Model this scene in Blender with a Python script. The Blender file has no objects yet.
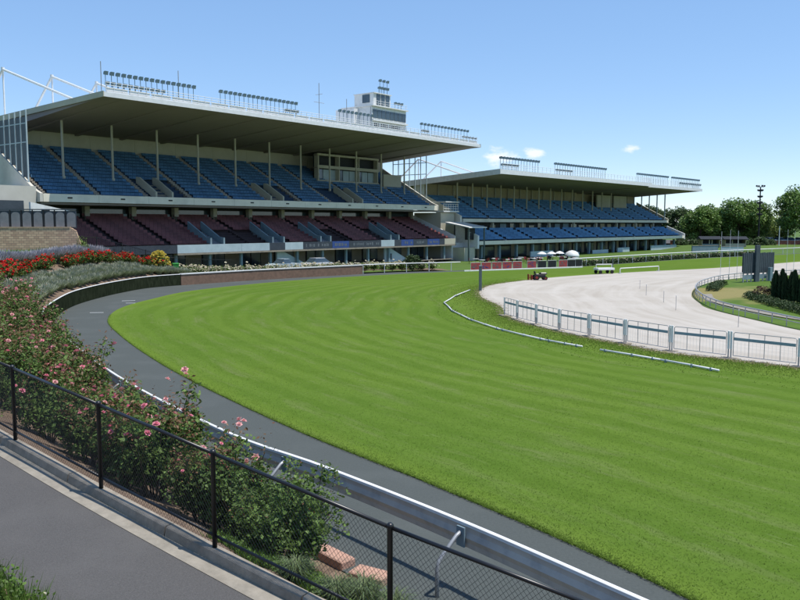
import bpy, math, random
import numpy as np
from mathutils import Vector, Matrix

sc = bpy.context.scene
COL = sc.collection
R = math.radians

# ------------------------------------------------------------------ camera, sky, sun, exposure
cam = bpy.data.cameras.new('camera'); camo = bpy.data.objects.new('camera', cam); COL.objects.link(camo)
camo.location = (0, 0, 6.0); camo.rotation_euler = (math.pi/2 - math.atan(76/800), 0, 0)
cam.sensor_width = 36; cam.lens = 36; cam.clip_start = 0.1; cam.clip_end = 9000
sc.camera = camo

SUN_EL, SUN_AZ = R(70), R(104)         # azimuth from +Y towards +X
world = bpy.data.worlds.new('World'); sc.world = world; world.use_nodes = True
wt = world.node_tree; wt.nodes.clear()
wo = wt.nodes.new('ShaderNodeOutputWorld'); bg = wt.nodes.new('ShaderNodeBackground')
sky = wt.nodes.new('ShaderNodeTexSky'); sky.sky_type = 'NISHITA'; sky.sun_disc = False
sky.sun_elevation = SUN_EL; sky.sun_rotation = SUN_AZ
sky.altitude = 0; sky.air_density = 0.7; sky.dust_density = 0.0; sky.ozone_density = 6.0
bg.inputs['Strength'].default_value = 0.15
gm = wt.nodes.new('ShaderNodeGamma'); gm.inputs[1].default_value = .5
hsv = wt.nodes.new('ShaderNodeHueSaturation'); hsv.inputs['Hue'].default_value = .505; hsv.inputs['Saturation'].default_value = 1.42; hsv.inputs['Value'].default_value = 2.15
wt.links.new(sky.outputs[0], gm.inputs[0]); wt.links.new(gm.outputs[0], hsv.inputs['Color'])
# a few small fair-weather clouds low over the horizon, given by their direction
wtc = wt.nodes.new('ShaderNodeTexCoord'); wnz = wt.nodes.new('ShaderNodeTexNoise'); wnz.inputs['Scale'].default_value = 38; wnz.inputs['Detail'].default_value = 7; wnz.inputs['Roughness'].default_value = .6
wmp = wt.nodes.new('ShaderNodeMapping'); wmp.inputs['Scale'].default_value = (1,1,2.2); wt.links.new(wtc.outputs['Generated'], wmp.inputs[0]); wt.links.new(wmp.outputs[0], wnz.inputs['Vector'])
def wm(op, a, b):
    q = wt.nodes.new('ShaderNodeMath'); q.operation = op
    for i, w in enumerate((a, b)):
        if isinstance(w, (int, float)): q.inputs[i].default_value = w
        else: wt.links.new(w, q.inputs[i])
    return q.outputs[0]
cl = None
for (ux, uz, rx, rzz, st_) in ((.124,.083,.042,.014,1.0),(.163,.087,.016,.010,.9),(.285,.092,.013,.006,.8),(-1.6,.11,.05,.015,1.0),(1.9,.10,.06,.016,1.0)):
    dv = Vector((ux, 1, uz)).normalized()
    sb = wt.nodes.new('ShaderNodeVectorMath'); sb.operation = 'SUBTRACT'; wt.links.new(wtc.outputs['Generated'], sb.inputs[0]); sb.inputs[1].default_value = dv
    ml = wt.nodes.new('ShaderNodeVectorMath'); ml.operation = 'MULTIPLY'; wt.links.new(sb.outputs[0], ml.inputs[0]); ml.inputs[1].default_value = (1/rx, 1/rx, 1/rzz)
    ln = wt.nodes.new('ShaderNodeVectorMath'); ln.operation = 'LENGTH'; wt.links.new(ml.outputs[0], ln.inputs[0])
    mask = wm('SUBTRACT', 1.0, ln.outputs['Value'])
    mask = wm('ADD', mask, wm('MULTIPLY', wm('SUBTRACT', wnz.outputs['Fac'], .5), 2.6))
    rgn = wt.nodes.new('ShaderNodeMapRange'); rgn.interpolation_type = 'SMOOTHSTEP'; wt.links.new(mask, rgn.inputs[0]); rgn.inputs[1].default_value = .15; rgn.inputs[2].default_value = .95; rgn.inputs[4].default_value = st_*.85
    cl = rgn.outputs[0] if cl is None else wm('MAXIMUM', cl, rgn.outputs[0])
wmx = wt.nodes.new('ShaderNodeMix'); wmx.data_type = 'RGBA'; wt.links.new(cl, wmx.inputs[0]); wt.links.new(hsv.outputs[0], wmx.inputs[6]); wmx.inputs[7].default_value = (5.6,5.65,5.7,1)
wt.links.new(wmx.outputs[2], bg.inputs['Color']); wt.links.new(bg.outputs[0], wo.inputs['Surface'])

sun = bpy.data.lights.new('sun', 'SUN'); suno = bpy.data.objects.new('sun', sun); COL.objects.link(suno)
sun.energy = 4.0; sun.angle = R(0.5); sun.color = (1.0, 0.955, 0.89)
sd = Vector((math.sin(SUN_AZ)*math.cos(SUN_EL), math.cos(SUN_AZ)*math.cos(SUN_EL), math.sin(SUN_EL)))
suno.rotation_euler = sd.to_track_quat('Z', 'Y').to_euler()
suno.location = (30, 5, 60)
sc.view_settings.view_transform = 'Standard'; sc.view_settings.look = 'None'
sc.view_settings.exposure = 0.4; sc.view_settings.gamma = 1.0
sc.render.engine = 'CYCLES'
sc.cycles.max_bounces = 6; sc.cycles.transparent_max_bounces = 8

# ------------------------------------------------------------------ helpers
def lin(c):
    return tuple((v/255/12.92 if v/255 <= .04045 else ((v/255+.055)/1.055)**2.4) for v in c)

MATS = {}
def mat(name, c1, c2=None, scale=3.0, rough=.7, bump=0, bscale=None, metal=0, spec=.3, detail=5, stretch=None, island=0, trans=0, coat=0, dirt=None):
    """procedural principled material: two colours mixed by noise, optional bump, per-island variation and translucency"""
    m = bpy.data.materials.new(name); m.use_nodes = True; MATS[name] = m
    t = m.node_tree; N = t.nodes; L = t.links
    b = N['Principled BSDF']; b.inputs['Roughness'].default_value = rough; b.inputs['Metallic'].default_value = metal
    b.inputs['Specular IOR Level'].default_value = spec
    if coat: b.inputs['Coat Weight'].default_value = coat
    tc = N.new('ShaderNodeTexCoord'); mp = N.new('ShaderNodeMapping')
    L.new(tc.outputs['Object'], mp.inputs['Vector'])
    if stretch: mp.inputs['Scale'].default_value = stretch
    nz = N.new('ShaderNodeTexNoise'); nz.inputs['Scale'].default_value = scale; nz.inputs['Detail'].default_value = detail
    nz.inputs['Roughness'].default_value = .65
    L.new(mp.outputs[0], nz.inputs['Vector'])
    cr = N.new('ShaderNodeValToRGB'); cr.color_ramp.elements[0].position = .32; cr.color_ramp.elements[1].position = .68
    c2 = c2 or tuple(v*.8 for v in c1)
    cr.color_ramp.elements[0].color = (*c2, 1); cr.color_ramp.elements[1].color = (*c1, 1)
    L.new(nz.outputs['Fac'], cr.inputs['Fac'])
    col = cr.outputs['Color']
    if dirt:
        n2 = N.new('ShaderNodeTexNoise'); n2.inputs['Scale'].default_value = dirt[1]; n2.inputs['Detail'].default_value = 8
        L.new(mp.outputs[0], n2.inputs['Vector'])
        r2 = N.new('ShaderNodeMapRange'); r2.inputs[1].default_value = .5; r2.inputs[2].default_value = .72; r2.inputs[4].default_value = dirt[2]
        L.new(n2.outputs['Fac'], r2.inputs[0])
        mx = N.new('ShaderNodeMix'); mx.data_type = 'RGBA'; L.new(r2.outputs[0], mx.inputs[0]); L.new(col, mx.inputs[6])
        mx.inputs[7].default_value = (*dirt[0], 1); col = mx.outputs[2]
    if island:
        g = N.new('ShaderNodeNewGeometry'); mr = N.new('ShaderNodeMapRange')
        mr.inputs[3].default_value = 1-island; mr.inputs[4].default_value = 1+island
        L.new(g.outputs['Random Per Island'], mr.inputs[0])
        hs = N.new('ShaderNodeHueSaturation'); L.new(mr.outputs[0], hs.inputs['Value']); L.new(col, hs.inputs['Color'])
        col = hs.outputs['Color']
    L.new(col, b.inputs['Base Color'])
    if bump:
        nb = N.new('ShaderNodeTexNoise'); nb.inputs['Scale'].default_value = bscale or scale*4; nb.inputs['Detail'].default_value = 6
        L.new(mp.outputs[0], nb.inputs['Vector'])
        bp = N.new('ShaderNodeBump'); bp.inputs['Strength'].default_value = bump; bp.inputs['Distance'].default_value = .02
        L.new(nb.outputs['Fac'], bp.inputs['Height']); L.new(bp.outputs[0], b.inputs['Normal'])
    if trans:
        out = N['Material Output']; tr = N.new('ShaderNodeBsdfTranslucent'); ms = N.new('ShaderNodeMixShader')
        ms.inputs[0].default_value = trans
        L.new(col, tr.inputs['Color']); L.new(b.outputs[0], ms.inputs[1]); L.new(tr.outputs[0], ms.inputs[2]); L.new(ms.outputs[0], out.inputs['Surface'])
    return m

class MB:
    def __init__(s): s.v = []; s.f = []
    def add(s, v, f):
        o = len(s.v); s.v.extend([tuple(p) for p in v]); s.f.extend([tuple(i+o for i in q) for q in f]); return s
    def box(s, x0, x1, y0, y1, z0, z1):
        v = [(x0,y0,z0),(x1,y0,z0),(x1,y1,z0),(x0,y1,z0),(x0,y0,z1),(x1,y0,z1),(x1,y1,z1),(x0,y1,z1)]
        return s.add(v, [(0,3,2,1),(4,5,6,7),(0,1,5,4),(1,2,6,5),(2,3,7,6),(3,0,4,7)])
    def bbox(s, x0, x1, y0, y1, z0, z1, b=.02):
        """box with chamfered vertical and top edges"""
        ring = lambda k, z: [(x0+k+b,y0+k,z),(x1-k-b,y0+k,z),(x1-k,y0+k+b,z),(x1-k,y1-k-b,z),(x1-k-b,y1-k,z),(x0+k+b,y1-k,z),(x0+k,y1-k-b,z),(x0+k,y0+k+b,z)]
        v = ring(0, z0)+ring(0, z1-b)+ring(b, z1)
        f = [tuple(range(7,-1,-1)), tuple(range(16,24))]
        for r in (0, 8):
            f += [(r+i, r+(i+1)%8, r+8+(i+1)%8, r+8+i) for i in range(8)]
        return s.add(v, f)
    def tube(s, p, q, r, n=6, r2=None):
        p, q = Vector(p), Vector(q); d = (q-p).normalized(); a = d.orthogonal().normalized(); b = d.cross(a); r2 = r if r2 is None else r2
        v = [p+(a*math.cos(2*math.pi*i/n)+b*math.sin(2*math.pi*i/n))*r for i in range(n)]
        v += [q+(a*math.cos(2*math.pi*i/n)+b*math.sin(2*math.pi*i/n))*r2 for i in range(n)]
        return s.add(v, [(i,(i+1)%n,n+(i+1)%n,n+i) for i in range(n)]+[tuple(range(n-1,-1,-1)), tuple(range(n,2*n))])
    def path(s, pts, rad, n=7):
        """one continuous tube through pts; rad number or list"""
        P = [Vector(p) for p in pts]; rr = rad if isinstance(rad, (list, tuple)) else [rad]*len(P)
        v = []; f = []; a = None
        for i, p in enumerate(P):
            d = (P[min(i+1,len(P)-1)]-P[max(i-1,0)]).normalized()
            a = d.orthogonal().normalized() if a is None else (a-d*a.dot(d)).normalized()
            b = d.cross(a)
            v += [p+(a*math.cos(2*math.pi*k/n)+b*math.sin(2*math.pi*k/n))*rr[i] for k in range(n)]
        for i in range(len(P)-1):
            f += [(i*n+k, i*n+(k+1)%n, (i+1)*n+(k+1)%n, (i+1)*n+k) for k in range(n)]
        f += [tuple(range(n-1,-1,-1)), tuple((len(P)-1)*n+k for k in range(n))]
        return s.add(v, f)
    def sweep(s, pts, prof, closed=True):
        """sweep a profile [(offset to the left, height)] along a 3D polyline (horizontal normals)"""
        P = [Vector(p) for p in pts]; n = len(prof); v = []; f = []
        for i, p in enumerate(P):
            d = P[min(i+1,len(P)-1)]-P[max(i-1,0)]; d.z = 0; d.normalize(); l = Vector((-d.y, d.x, 0))
            v += [p+l*o+Vector((0,0,h)) for o, h in prof]
        m = n if closed else n-1
        for i in range(len(P)-1):
            f += [(i*n+k, (i+1)*n+k, (i+1)*n+(k+1)%n, i*n+(k+1)%n) for k in range(m)]
        if closed: f += [tuple(range(n)), tuple((len(P)-1)*n+k for k in reversed(range(n)))]
        return s.add(v, f)
    def prism_x(s, poly, x0, x1):
        n = len(poly); v = [(x0,y,z) for y, z in poly]+[(x1,y,z) for y, z in poly]
        return s.add(v, [(i,(i+1)%n,n+(i+1)%n,n+i) for i in range(n)]+[tuple(range(n-1,-1,-1)), tuple(range(n,2*n))])
    def prism_y(s, poly, y0, y1):
        n = len(poly); v = [(x,y0,z) for x, z in poly]+[(x,y1,z) for x, z in poly]
        return s.add(v, [(i,(i+1)%n,n+(i+1)%n,n+i) for i in range(n)]+[tuple(range(n-1,-1,-1)), tuple(range(n,2*n))])
    def lathe(s, prof, c=(0,0,0), n=10):
        v = []; f = []
        for r, z in prof: v += [(c[0]+r*math.cos(2*math.pi*k/n), c[1]+r*math.sin(2*math.pi*k/n), c[2]+z) for k in range(n)]
        for i in range(len(prof)-1): f += [(i*n+k, i*n+(k+1)%n, (i+1)*n+(k+1)%n, (i+1)*n+k) for k in range(n)]
        f += [tuple(range(n-1,-1,-1)), tuple((len(prof)-1)*n+k for k in range(n))]
        return s.add(v, f)
    def mesh(s, name, m, smooth=False):
        me = bpy.data.meshes.new(name); me.from_pydata(s.v, [], s.f); me.update()
        me.materials.append(MATS[m] if isinstance(m, str) else m)
        if smooth: me.polygons.foreach_set('use_smooth', [True]*len(me.polygons))
        return me
    def build(s, name, m, parent=None, smooth=False, loc=None, rz=0):
        return inst(name, s.mesh(name, m, smooth), parent, loc, rz)

def inst(name, me, parent=None, loc=None, rz=0, scale=None):
    o = bpy.data.objects.new(name, me); COL.objects.link(o)
    if parent: o.parent = parent
    if loc is not None: o.location = loc
    o.rotation_euler = (0, 0, rz)
    if scale is not None: o.scale = (scale,)*3 if not isinstance(scale, (tuple, list)) else scale
    return o
def tag(o, label=None, cat=None, group=None, kind=None):
    for k, v in (('label',label),('category',cat),('group',group),('kind',kind)):
        if v: o[k] = v
    return o
def thing(name, label, cat, loc=(0,0,0), rz=0, group=None):
    o = bpy.data.objects.new(name, None); COL.objects.link(o); o.location = loc; o.rotation_euler = (0,0,rz); o.empty_display_size = .3
    return tag(o, label, cat, group)
KIDS = {}
def copy_tree(o, parent=None):
    c = o.copy(); COL.objects.link(c); c.parent = parent
    for ch in [q for q in bpy.data.objects if q.parent == o]: copy_tree(ch, c)
    return c

def spline(P, k=8):
    """Catmull-Rom through points of any dimension"""
    P = [np.array(p, float) for p in P]; out = []
    for i in range(len(P)-1):
        a = P[i-1] if i else 2*P[0]-P[1]; b, c = P[i], P[i+1]; d = P[i+2] if i+2 < len(P) else 2*P[-1]-P[-2]
        for j in range(k):
            t = j/k
            out.append(.5*((2*b)+(c-a)*t+(2*a-5*b+4*c-d)*t*t+(3*b-a-3*c+d)*t**3))
    out.append(P[-1]); return out
def arclen(pts):
    s = [0]
    for a, b in zip(pts[:-1], pts[1:]): s.append(s[-1]+float(np.linalg.norm(np.array(b)-np.array(a))))
    return s
def walk(pts, step, start=0, end=None):
    """points at equal distances along a polyline -> [(point, direction)]"""
    s = arclen(pts); end = s[-1] if end is None else min(end, s[-1]); out = []; d = start; i = 0
    while d <= end+1e-6:
        while i < len(s)-2 and s[i+1] < d: i += 1
        a, b = np.array(pts[i]), np.array(pts[i+1]); L = max(s[i+1]-s[i], 1e-9)
        out.append((a+(b-a)*(d-s[i])/L, (b-a)/L)); d += step
    return out
def ribbon(name, A, B, m, rows=1, zf=None, za=0, zb=0, uv=True, loc=0):
    """ruled strip between two curves of equal length; UV = (metres along A, fraction across)"""
    n = len(A); V = []; UVs = []; s = arclen([a[:2] for a in A])
    for j in range(rows+1):
        f = j/rows
        for i in range(n):
            p = A[i][:2]*(1-f)+B[i][:2]*f
            z = (zf(i, f, p) if zf else za*(1-f)+zb*f)
            V.append((p[0], p[1], z)); UVs.append((s[i], f))
    F = [(j*n+i, j*n+i+1, (j+1)*n+i+1, (j+1)*n+i) for j in range(rows) for i in range(n-1)]
    me = bpy.data.meshes.new(name); me.from_pydata(V, [], F); me.update()
    u = me.uv_layers.new(name='UVMap'); li = np.zeros(len(me.loops), int); me.loops.foreach_get('vertex_index', li)
    u.data.foreach_set('uv', np.array(UVs)[li].ravel())
    me.materials.append(MATS[m]); me.polygons.foreach_set('use_smooth', [True]*len(me.polygons))
    # make every normal point up
    if sum(p.normal.z for p in me.polygons) < 0: me.flip_normals()
    o = inst(name, me); o['kind'] = 'structure'; return o

def leaf_arrays(P, size, rng, up=.5, aspect=.55, var=.35, fold=0):
    """rhombic leaves at points P -> verts (4n,3), faces"""
    n = len(P); d = rng.normal(size=(n,3)); d[:,2] = np.abs(d[:,2])+up; d /= np.linalg.norm(d,axis=1)[:,None]
    a = rng.normal(size=(n,3)); a -= d*(a*d).sum(1)[:,None]; a /= np.linalg.norm(a,axis=1)[:,None]
    b = np.cross(d, a); L = size*(1+var*rng.uniform(-1,1,n))[:,None]; W = L*aspect
    v = np.stack([P-a*L*.5, P+b*W*.5+d*L*.08, P+a*L*.5, P-b*W*.5+d*L*.08], 1).reshape(-1,3)
    f = np.arange(4*n).reshape(-1,4)
    return v, f
def np_mesh(name, v, f, m):
    me = bpy.data.meshes.new(name); n = len(v); k = f.shape[1]
    me.vertices.add(n); me.vertices.foreach_set('co', np.asarray(v, np.float32).ravel())
    me.loops.add(f.size); me.loops.foreach_set('vertex_index', f.astype(np.int32).ravel())
    me.polygons.add(len(f)); me.polygons.foreach_set('loop_start', np.arange(0, f.size, k, dtype=np.int32))
    me.update(calc_edges=True); me.materials.append(MATS[m] if isinstance(m,str) else m); return me
def blades(P, h, w, rng, lean=.5, var=.4):
    """thin triangular blades standing at points P"""
    n = len(P); ang = rng.uniform(0, 2*np.pi, n); H = h*(1+var*rng.uniform(-1,1,n))
    dx = np.stack([np.cos(ang), np.sin(ang), np.zeros(n)],1)*(w/2)
    la = rng.uniform(0, 2*np.pi, n); ll = H*lean*rng.uniform(0,1,n)
    tip = P+np.stack([np.cos(la)*ll, np.sin(la)*ll, H],1)
    v = np.stack([P-dx, P+dx, tip],1).reshape(-1,3)
    return v, np.arange(3*n).reshape(-1,3)

# ------------------------------------------------------------------ materials
mat('mat_concrete', (.33,.285,.225), (.22,.19,.15), 6, .85, .25, 60, dirt=((.12,.11,.09),1.2,.6))
mat('mat_gutter', (.30,.27,.22), (.21,.19,.155), 5, .85, .25, 60, dirt=((.16,.14,.11),1.5,.6))
mat('mat_asphalt', (.112,.107,.103), (.068,.066,.064), 60, .9, .6, 160, detail=8, dirt=((.125,.12,.115),.8,.45))
mat('mat_apron', (.078,.088,.083), (.06,.069,.065), 18, .95, .3, 120, detail=8, dirt=((.095,.105,.1),.5,.5))
mat('mat_soil', (.20,.14,.095), (.10,.068,.048), 9, .95, .8, 22, dirt=((.24,.18,.125),2,.7))
mat('mat_bark', (.12,.09,.065), (.06,.045,.035), 8, .9, .6, 25, stretch=(1,1,.25))
mat('mat_lawn', (.082,.142,.02), (.062,.112,.016), .35, .9, .5, 30)
mat('mat_white', (.74,.74,.72), (.66,.66,.64), 3, .45, dirt=((.45,.44,.4),2,.35))
mat('mat_whitesteel', (.72,.73,.73), (.62,.63,.63), 2, .45)
mat('mat_fascia', (.78,.73,.6), (.7,.65,.53), .7, .7, dirt=((.42,.4,.33),.5,.35))
mat('mat_render', (.56,.54,.47), (.48,.46,.40), .5, .8, .1, 20, dirt=((.3,.29,.25),.4,.5))
mat('mat_cream', (.5,.47,.37), (.43,.4,.31), .7, .8, .1, 20, dirt=((.3,.28,.22),.35,.4))
mat('mat_creamdark', (.40,.34,.22), (.32,.27,.18), .7, .8)
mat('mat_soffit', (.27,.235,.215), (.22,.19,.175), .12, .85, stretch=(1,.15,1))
mat('mat_step', (.23,.24,.26), (.17,.18,.2), 1.2, .9)
mat('mat_bluestep', (.035,.06,.10), (.025,.045,.08), 1.0, .9)
mat('mat_redstep', (.055,.035,.036), (.04,.026,.027), 1.0, .9)
mat('mat_blueseat', (.062,.15,.25), (.046,.118,.205), .5, .6, island=.25)
mat('mat_blueseat2', (.085,.22,.37), (.065,.175,.31), .5, .6, island=.25)
mat('mat_redseat', (.16,.054,.05), (.115,.038,.038), .5, .6, island=.35)
mat('mat_dark', (.02,.022,.024), (.014,.015,.017), 2, .6)
mat('mat_black', (.012,.012,.013), (.008,.008,.009), 2, .35, spec=.5)
mat('mat_glass', (.06,.09,.11), (.035,.055,.07), .5, .12, spec=.8)
mat('mat_bluegrey', (.2,.27,.3), (.15,.21,.24), 1.5, .6)
mat('mat_band', (.3,.38,.42), (.24,.31,.35), 1.5, .6)
mat('mat_paleblue', (.42,.5,.53), (.34,.42,.45), 1.0, .55)
mat('mat_alu', (.58,.53,.46), (.46,.42,.37), 1.6, .65, metal=0, spec=.15, dirt=((.22,.23,.25),4,.4))
mat('mat_galv', (.4,.41,.42), (.3,.31,.32), 6, .5, metal=.4)
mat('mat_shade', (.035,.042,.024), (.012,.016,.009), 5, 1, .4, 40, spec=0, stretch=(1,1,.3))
mat('mat_brick', (.2,.125,.085), (.13,.085,.06), 2.5, .9, .3, 40, island=.35)
mat('mat_brickred', (.25,.09,.06), (.17,.06,.045), 2.5, .9, .3, 40, island=.35)
mat('mat_block', (.42,.31,.21), (.33,.23,.155), 2, .9, .4, 20, island=.25)
mat('mat_mortar', (.26,.22,.17), (.2,.17,.13), 3, .95)
mat('mat_pinkstone', (.5,.3,.22), (.4,.24,.18), 9, .9, .5, 40, dirt=((.25,.17,.13),4,.5))
mat('mat_roseleaf', (.125,.19,.045), (.06,.108,.024), 1.3, .55, island=.5, trans=.25, spec=.2)
mat('mat_roseshoot', (.2,.085,.05), (.15,.1,.045), 2, .5, island=.4, trans=.25)
mat('mat_stem', (.09,.08,.04), (.06,.05,.03), 5, .8)
mat('mat_pink', (.8,.32,.38), (.72,.22,.3), 8, .6, island=.3, trans=.2)
mat('mat_palepink', (.75,.42,.4), (.65,.3,.3), 8, .6, island=.25, trans=.2)
mat('mat_red', (.72,.02,.022), (.55,.012,.014), 6, .55, island=.3, trans=.15)
mat('mat_whiterose', (.75,.72,.6), (.68,.62,.45), 6, .6, island=.2, trans=.2)
mat('mat_yellow', (.7,.6,.16), (.6,.5,.1), 6, .6, island=.25, trans=.2)
mat('mat_lavleaf', (.24,.275,.17), (.17,.2,.12), 1.4, .8, island=.35, trans=.15)
mat('mat_lavgreen', (.3,.35,.19), (.23,.28,.15), 1.4, .8, island=.3, trans=.2)
mat('mat_lavgrey', (.4,.42,.3), (.33,.34,.26), 2, .8, island=.3, trans=.15)
mat('mat_lavflower', (.46,.44,.46), (.37,.355,.38), 2, .8, island=.3, trans=.15)
mat('mat_treeleaf', (.16,.25,.06), (.10,.18,.04), .35, .5, island=.45, trans=.25)
mat('mat_treeleaf_dark', (.10,.15,.06), (.065,.105,.04), .35, .5, island=.45, trans=.2)
mat('mat_treeleaf_light', (.22,.29,.075), (.15,.22,.05), .35, .5, island=.4, trans=.25)
mat('mat_cypress', (.028,.06,.024), (.014,.034,.013), 1.5, .6, island=.4, trans=.1)
mat('mat_hedge', (.05,.085,.026), (.03,.055,.016), 1.5, .6, island=.4, trans=.15)
mat('mat_redshrub', (.12,.055,.04), (.08,.05,.03), 2, .6, island=.4, trans=.15)
mat('mat_grassblade', (.125,.195,.03), (.095,.16,.022), .8, .6, island=.3, trans=.35, spec=.1)
mat('mat_roughgrass', (.17,.25,.04), (.13,.205,.03), .5, .7, island=.3, trans=.4, spec=.1)
mat('mat_drygrass', (.4,.34,.2), (.27,.22,.13), .8, .8, island=.4, trans=.2, spec=.1)
mat('mat_weed', (.12,.2,.035), (.07,.13,.02), 2.5, .5, island=.4, trans=.3)
mat('mat_tussock', (.16,.2,.09), (.09,.14,.05), 2.5, .6, island=.35, trans=.25)
mat('mat_carwhite', (.75,.76,.78), (.72,.73,.75), 1, .25, spec=.5, coat=.6)
mat('mat_carsilver', (.4,.42,.45), (.37,.39,.42), 1, .3, metal=.4, coat=.6)
mat('mat_carblue', (.05,.1,.22), (.045,.09,.2), 1, .3, coat=.6)
mat('mat_carred', (.3,.03,.03), (.27,.025,.025), 1, .3, coat=.6)
mat('mat_tyre', (.02,.02,.021), (.015,.015,.016), 10, .85)
mat('mat_redbanner', (.34,.06,.06), (.27,.045,.045), 1.5, .6)
mat('mat_bannerblue', (.035,.075,.24), (.03,.06,.2), 2, .5)
mat('mat_bannerdark', (.05,.06,.075), (.035,.042,.055), 2, .5)
mat('mat_printgrey', (.13,.145,.16), (.1,.115,.13), 3, .6)
mat('mat_tractorred', (.3,.045,.03), (.22,.035,.025), 3, .4)
mat('mat_panelgrey', (.2,.205,.215), (.15,.155,.165), 2, .7)
mat('mat_board', (.065,.08,.095), (.045,.056,.068), 1.5, .5)
mat('mat_greenplastic', (.04,.32,.05), (.03,.26,.04), 3, .5)
mat('mat_polegreen', (.11,.14,.135), (.085,.11,.105), 3, .6)

def surface_mats():
    # turf: mown bands along the turn (UV v), clumpy colour, scuffs
    m = bpy.data.materials.new('mat_turf'); MATS['mat_turf'] = m; m.use_nodes = True; t = m.node_tree; N = t.nodes; L = t.links
    b = N['Principled BSDF']; b.inputs['Roughness'].default_value = .95; b.inputs['Specular IOR Level'].default_value = 0
    uv = N.new('ShaderNodeUVMap'); sx = N.new('ShaderNodeSeparateXYZ'); L.new(uv.outputs[0], sx.inputs[0])
    tc = N.new('ShaderNodeTexCoord')
    def noise(sc_, det=4, vec=None, ro=.6):
        n = N.new('ShaderNodeTexNoise'); n.inputs['Scale'].default_value = sc_; n.inputs['Detail'].default_value = det; n.inputs['Roughness'].default_value = ro
        L.new(vec or tc.outputs['Object'], n.inputs['Vector']); return n.outputs['Fac']
    def mth(op, a, c=None):
        q = N.new('ShaderNodeMath'); q.operation = op
        for i, w in enumerate((a, c)):
            if w is None: continue
            if isinstance(w, (int, float)): q.inputs[i].default_value = w
            else: L.new(w, q.inputs[i])
        return q.outputs[0]
    def mr(a, f0, f1, t0, t1):
        q = N.new('ShaderNodeMapRange'); L.new(a, q.inputs[0])
        for i, w in enumerate((f0, f1, t0, t1)): q.inputs[i+1].default_value = w
        return q.outputs[0]
    wob = mth('MULTIPLY', noise(.12, 3), .05)
    v = mth('ADD', sx.outputs[1], wob)
    st = mth('SINE', mth('MULTIPLY', v, 92.0))            # mower passes about 2.2 m wide
    st = mr(st, -.5, .5, 0, 1)
    # streaks of scuffed, drier grass along the direction of running
    cm = N.new('ShaderNodeCombineXYZ'); L.new(mth('MULTIPLY', sx.outputs[0], .16), cm.inputs[0]); L.new(mth('MULTIPLY', v, 26), cm.inputs[1])
    scuff = mr(noise(1.0, 6, cm.outputs[0], .7), .52, .72, 0, 1)
    big = noise(.07, 3); clump = noise(1.1, 6, None, .75); fine = noise(9, 6, None, .8)
    def mixc(fac, a, c):
        q = N.new('ShaderNodeMix'); q.data_type = 'RGBA'
        if isinstance(fac, (int, float)): q.inputs[0].default_value = fac
        else: L.new(fac, q.inputs[0])
        for i, w in ((6, a), (7, c)):
            if isinstance(w, tuple): q.inputs[i].default_value = (*w, 1)
            else: L.new(w, q.inputs[i])
        return q.outputs[2]
    stf = mth('MULTIPLY', st, mr(noise(.045, 2), .35, .6, .55, 1))
    c = mixc(stf, (.083,.14,.02), (.111,.175,.029))  # sheen of the mown bands painted as a lighter and a darker green
    c = mixc(mr(big, .4, .64, 0, .6), c, (.072,.134,.021))
    c = mixc(mr(clump, .42, .7, 0, .6), c, (.105,.17,.03))
    c = mixc(mth('MULTIPLY', scuff, .6), c, (.16,.185,.075))
    c = mixc(mr(fine, .45, .68, 0, .55), c, (.06,.113,.015))
    c = mixc(mr(mth('ADD', sx.outputs[1], mth('MULTIPLY', noise(.6, 4), .06)), .89, .95, 0, .7), c, (.115,.175,.03))
    # pale worn flecks, and the lusher uncut fringe along the apron
    cm2 = N.new('ShaderNodeCombineXYZ'); L.new(mth('MULTIPLY', sx.outputs[0], 1.3), cm2.inputs[0]); L.new(mth('MULTIPLY', v, 170), cm2.inputs[1])
    c = mixc(mth('MULTIPLY', mr(noise(1.0, 5, cm2.outputs[0], .8), .56, .72, 0, 1), mr(noise(.22, 4), .4, .65, .1, .55)), c, (.2,.23,.11))
    c = mixc(mr(mth('ADD', sx.outputs[1], mth('MULTIPLY', noise(1.5, 4), .04)), .03, .065, .6, 0), c, (.125,.19,.03))
    L.new(c, b.inputs['Base Color'])
    bp = N.new('ShaderNodeBump'); bp.inputs['Strength'].default_value = .7; bp.inputs['Distance'].default_value = .03
    L.new(mth('ADD', noise(14, 6, None, .8), mth('MULTIPLY', clump, .7)), bp.inputs['Height']); L.new(bp.outputs[0], b.inputs['Normal'])
    # sand: harrowed bands
    m = bpy.data.materials.new('mat_sand'); MATS['mat_sand'] = m; m.use_nodes = True; t = m.node_tree; N = t.nodes; L = t.links
    b = N['Principled BSDF']; b.inputs['Roughness'].default_value = .95; b.inputs['Specular IOR Level'].default_value = .1
    uv = N.new('ShaderNodeUVMap'); sx = N.new('ShaderNodeSeparateXYZ'); L.new(uv.outputs[0], sx.inputs[0]); tc = N.new('ShaderNodeTexCoord')
    v = mth('ADD', sx.outputs[1], mth('MULTIPLY', noise(.1, 3), .12))
    cm = N.new('ShaderNodeCombineXYZ'); L.new(mth('MULTIPLY', sx.outputs[0], .05), cm.inputs[0]); L.new(mth('MULTIPLY', v, 14), cm.inputs[1])
    band = noise(1.0, 5, cm.outputs[0], .6)
    c = mixc(mr(band, .35, .65, 0, 1), (.36,.325,.275), (.44,.405,.355))
    c = mixc(mr(noise(.16, 4), .45, .7, 0, .6), c, (.475,.445,.40))
    c = mixc(mr(noise(5, 6, None, .8), .5, .75, 0, .35), c, (.33,.29,.24))
    L.new(c, b.inputs['Base Color'])
    bp = N.new('ShaderNodeBump'); bp.inputs['Strength'].default_value = .5; bp.inputs['Distance'].default_value = .03
    L.new(noise(6, 6, None, .8), bp.inputs['Height']); L.new(bp.outputs[0], b.inputs['Normal'])
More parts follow.
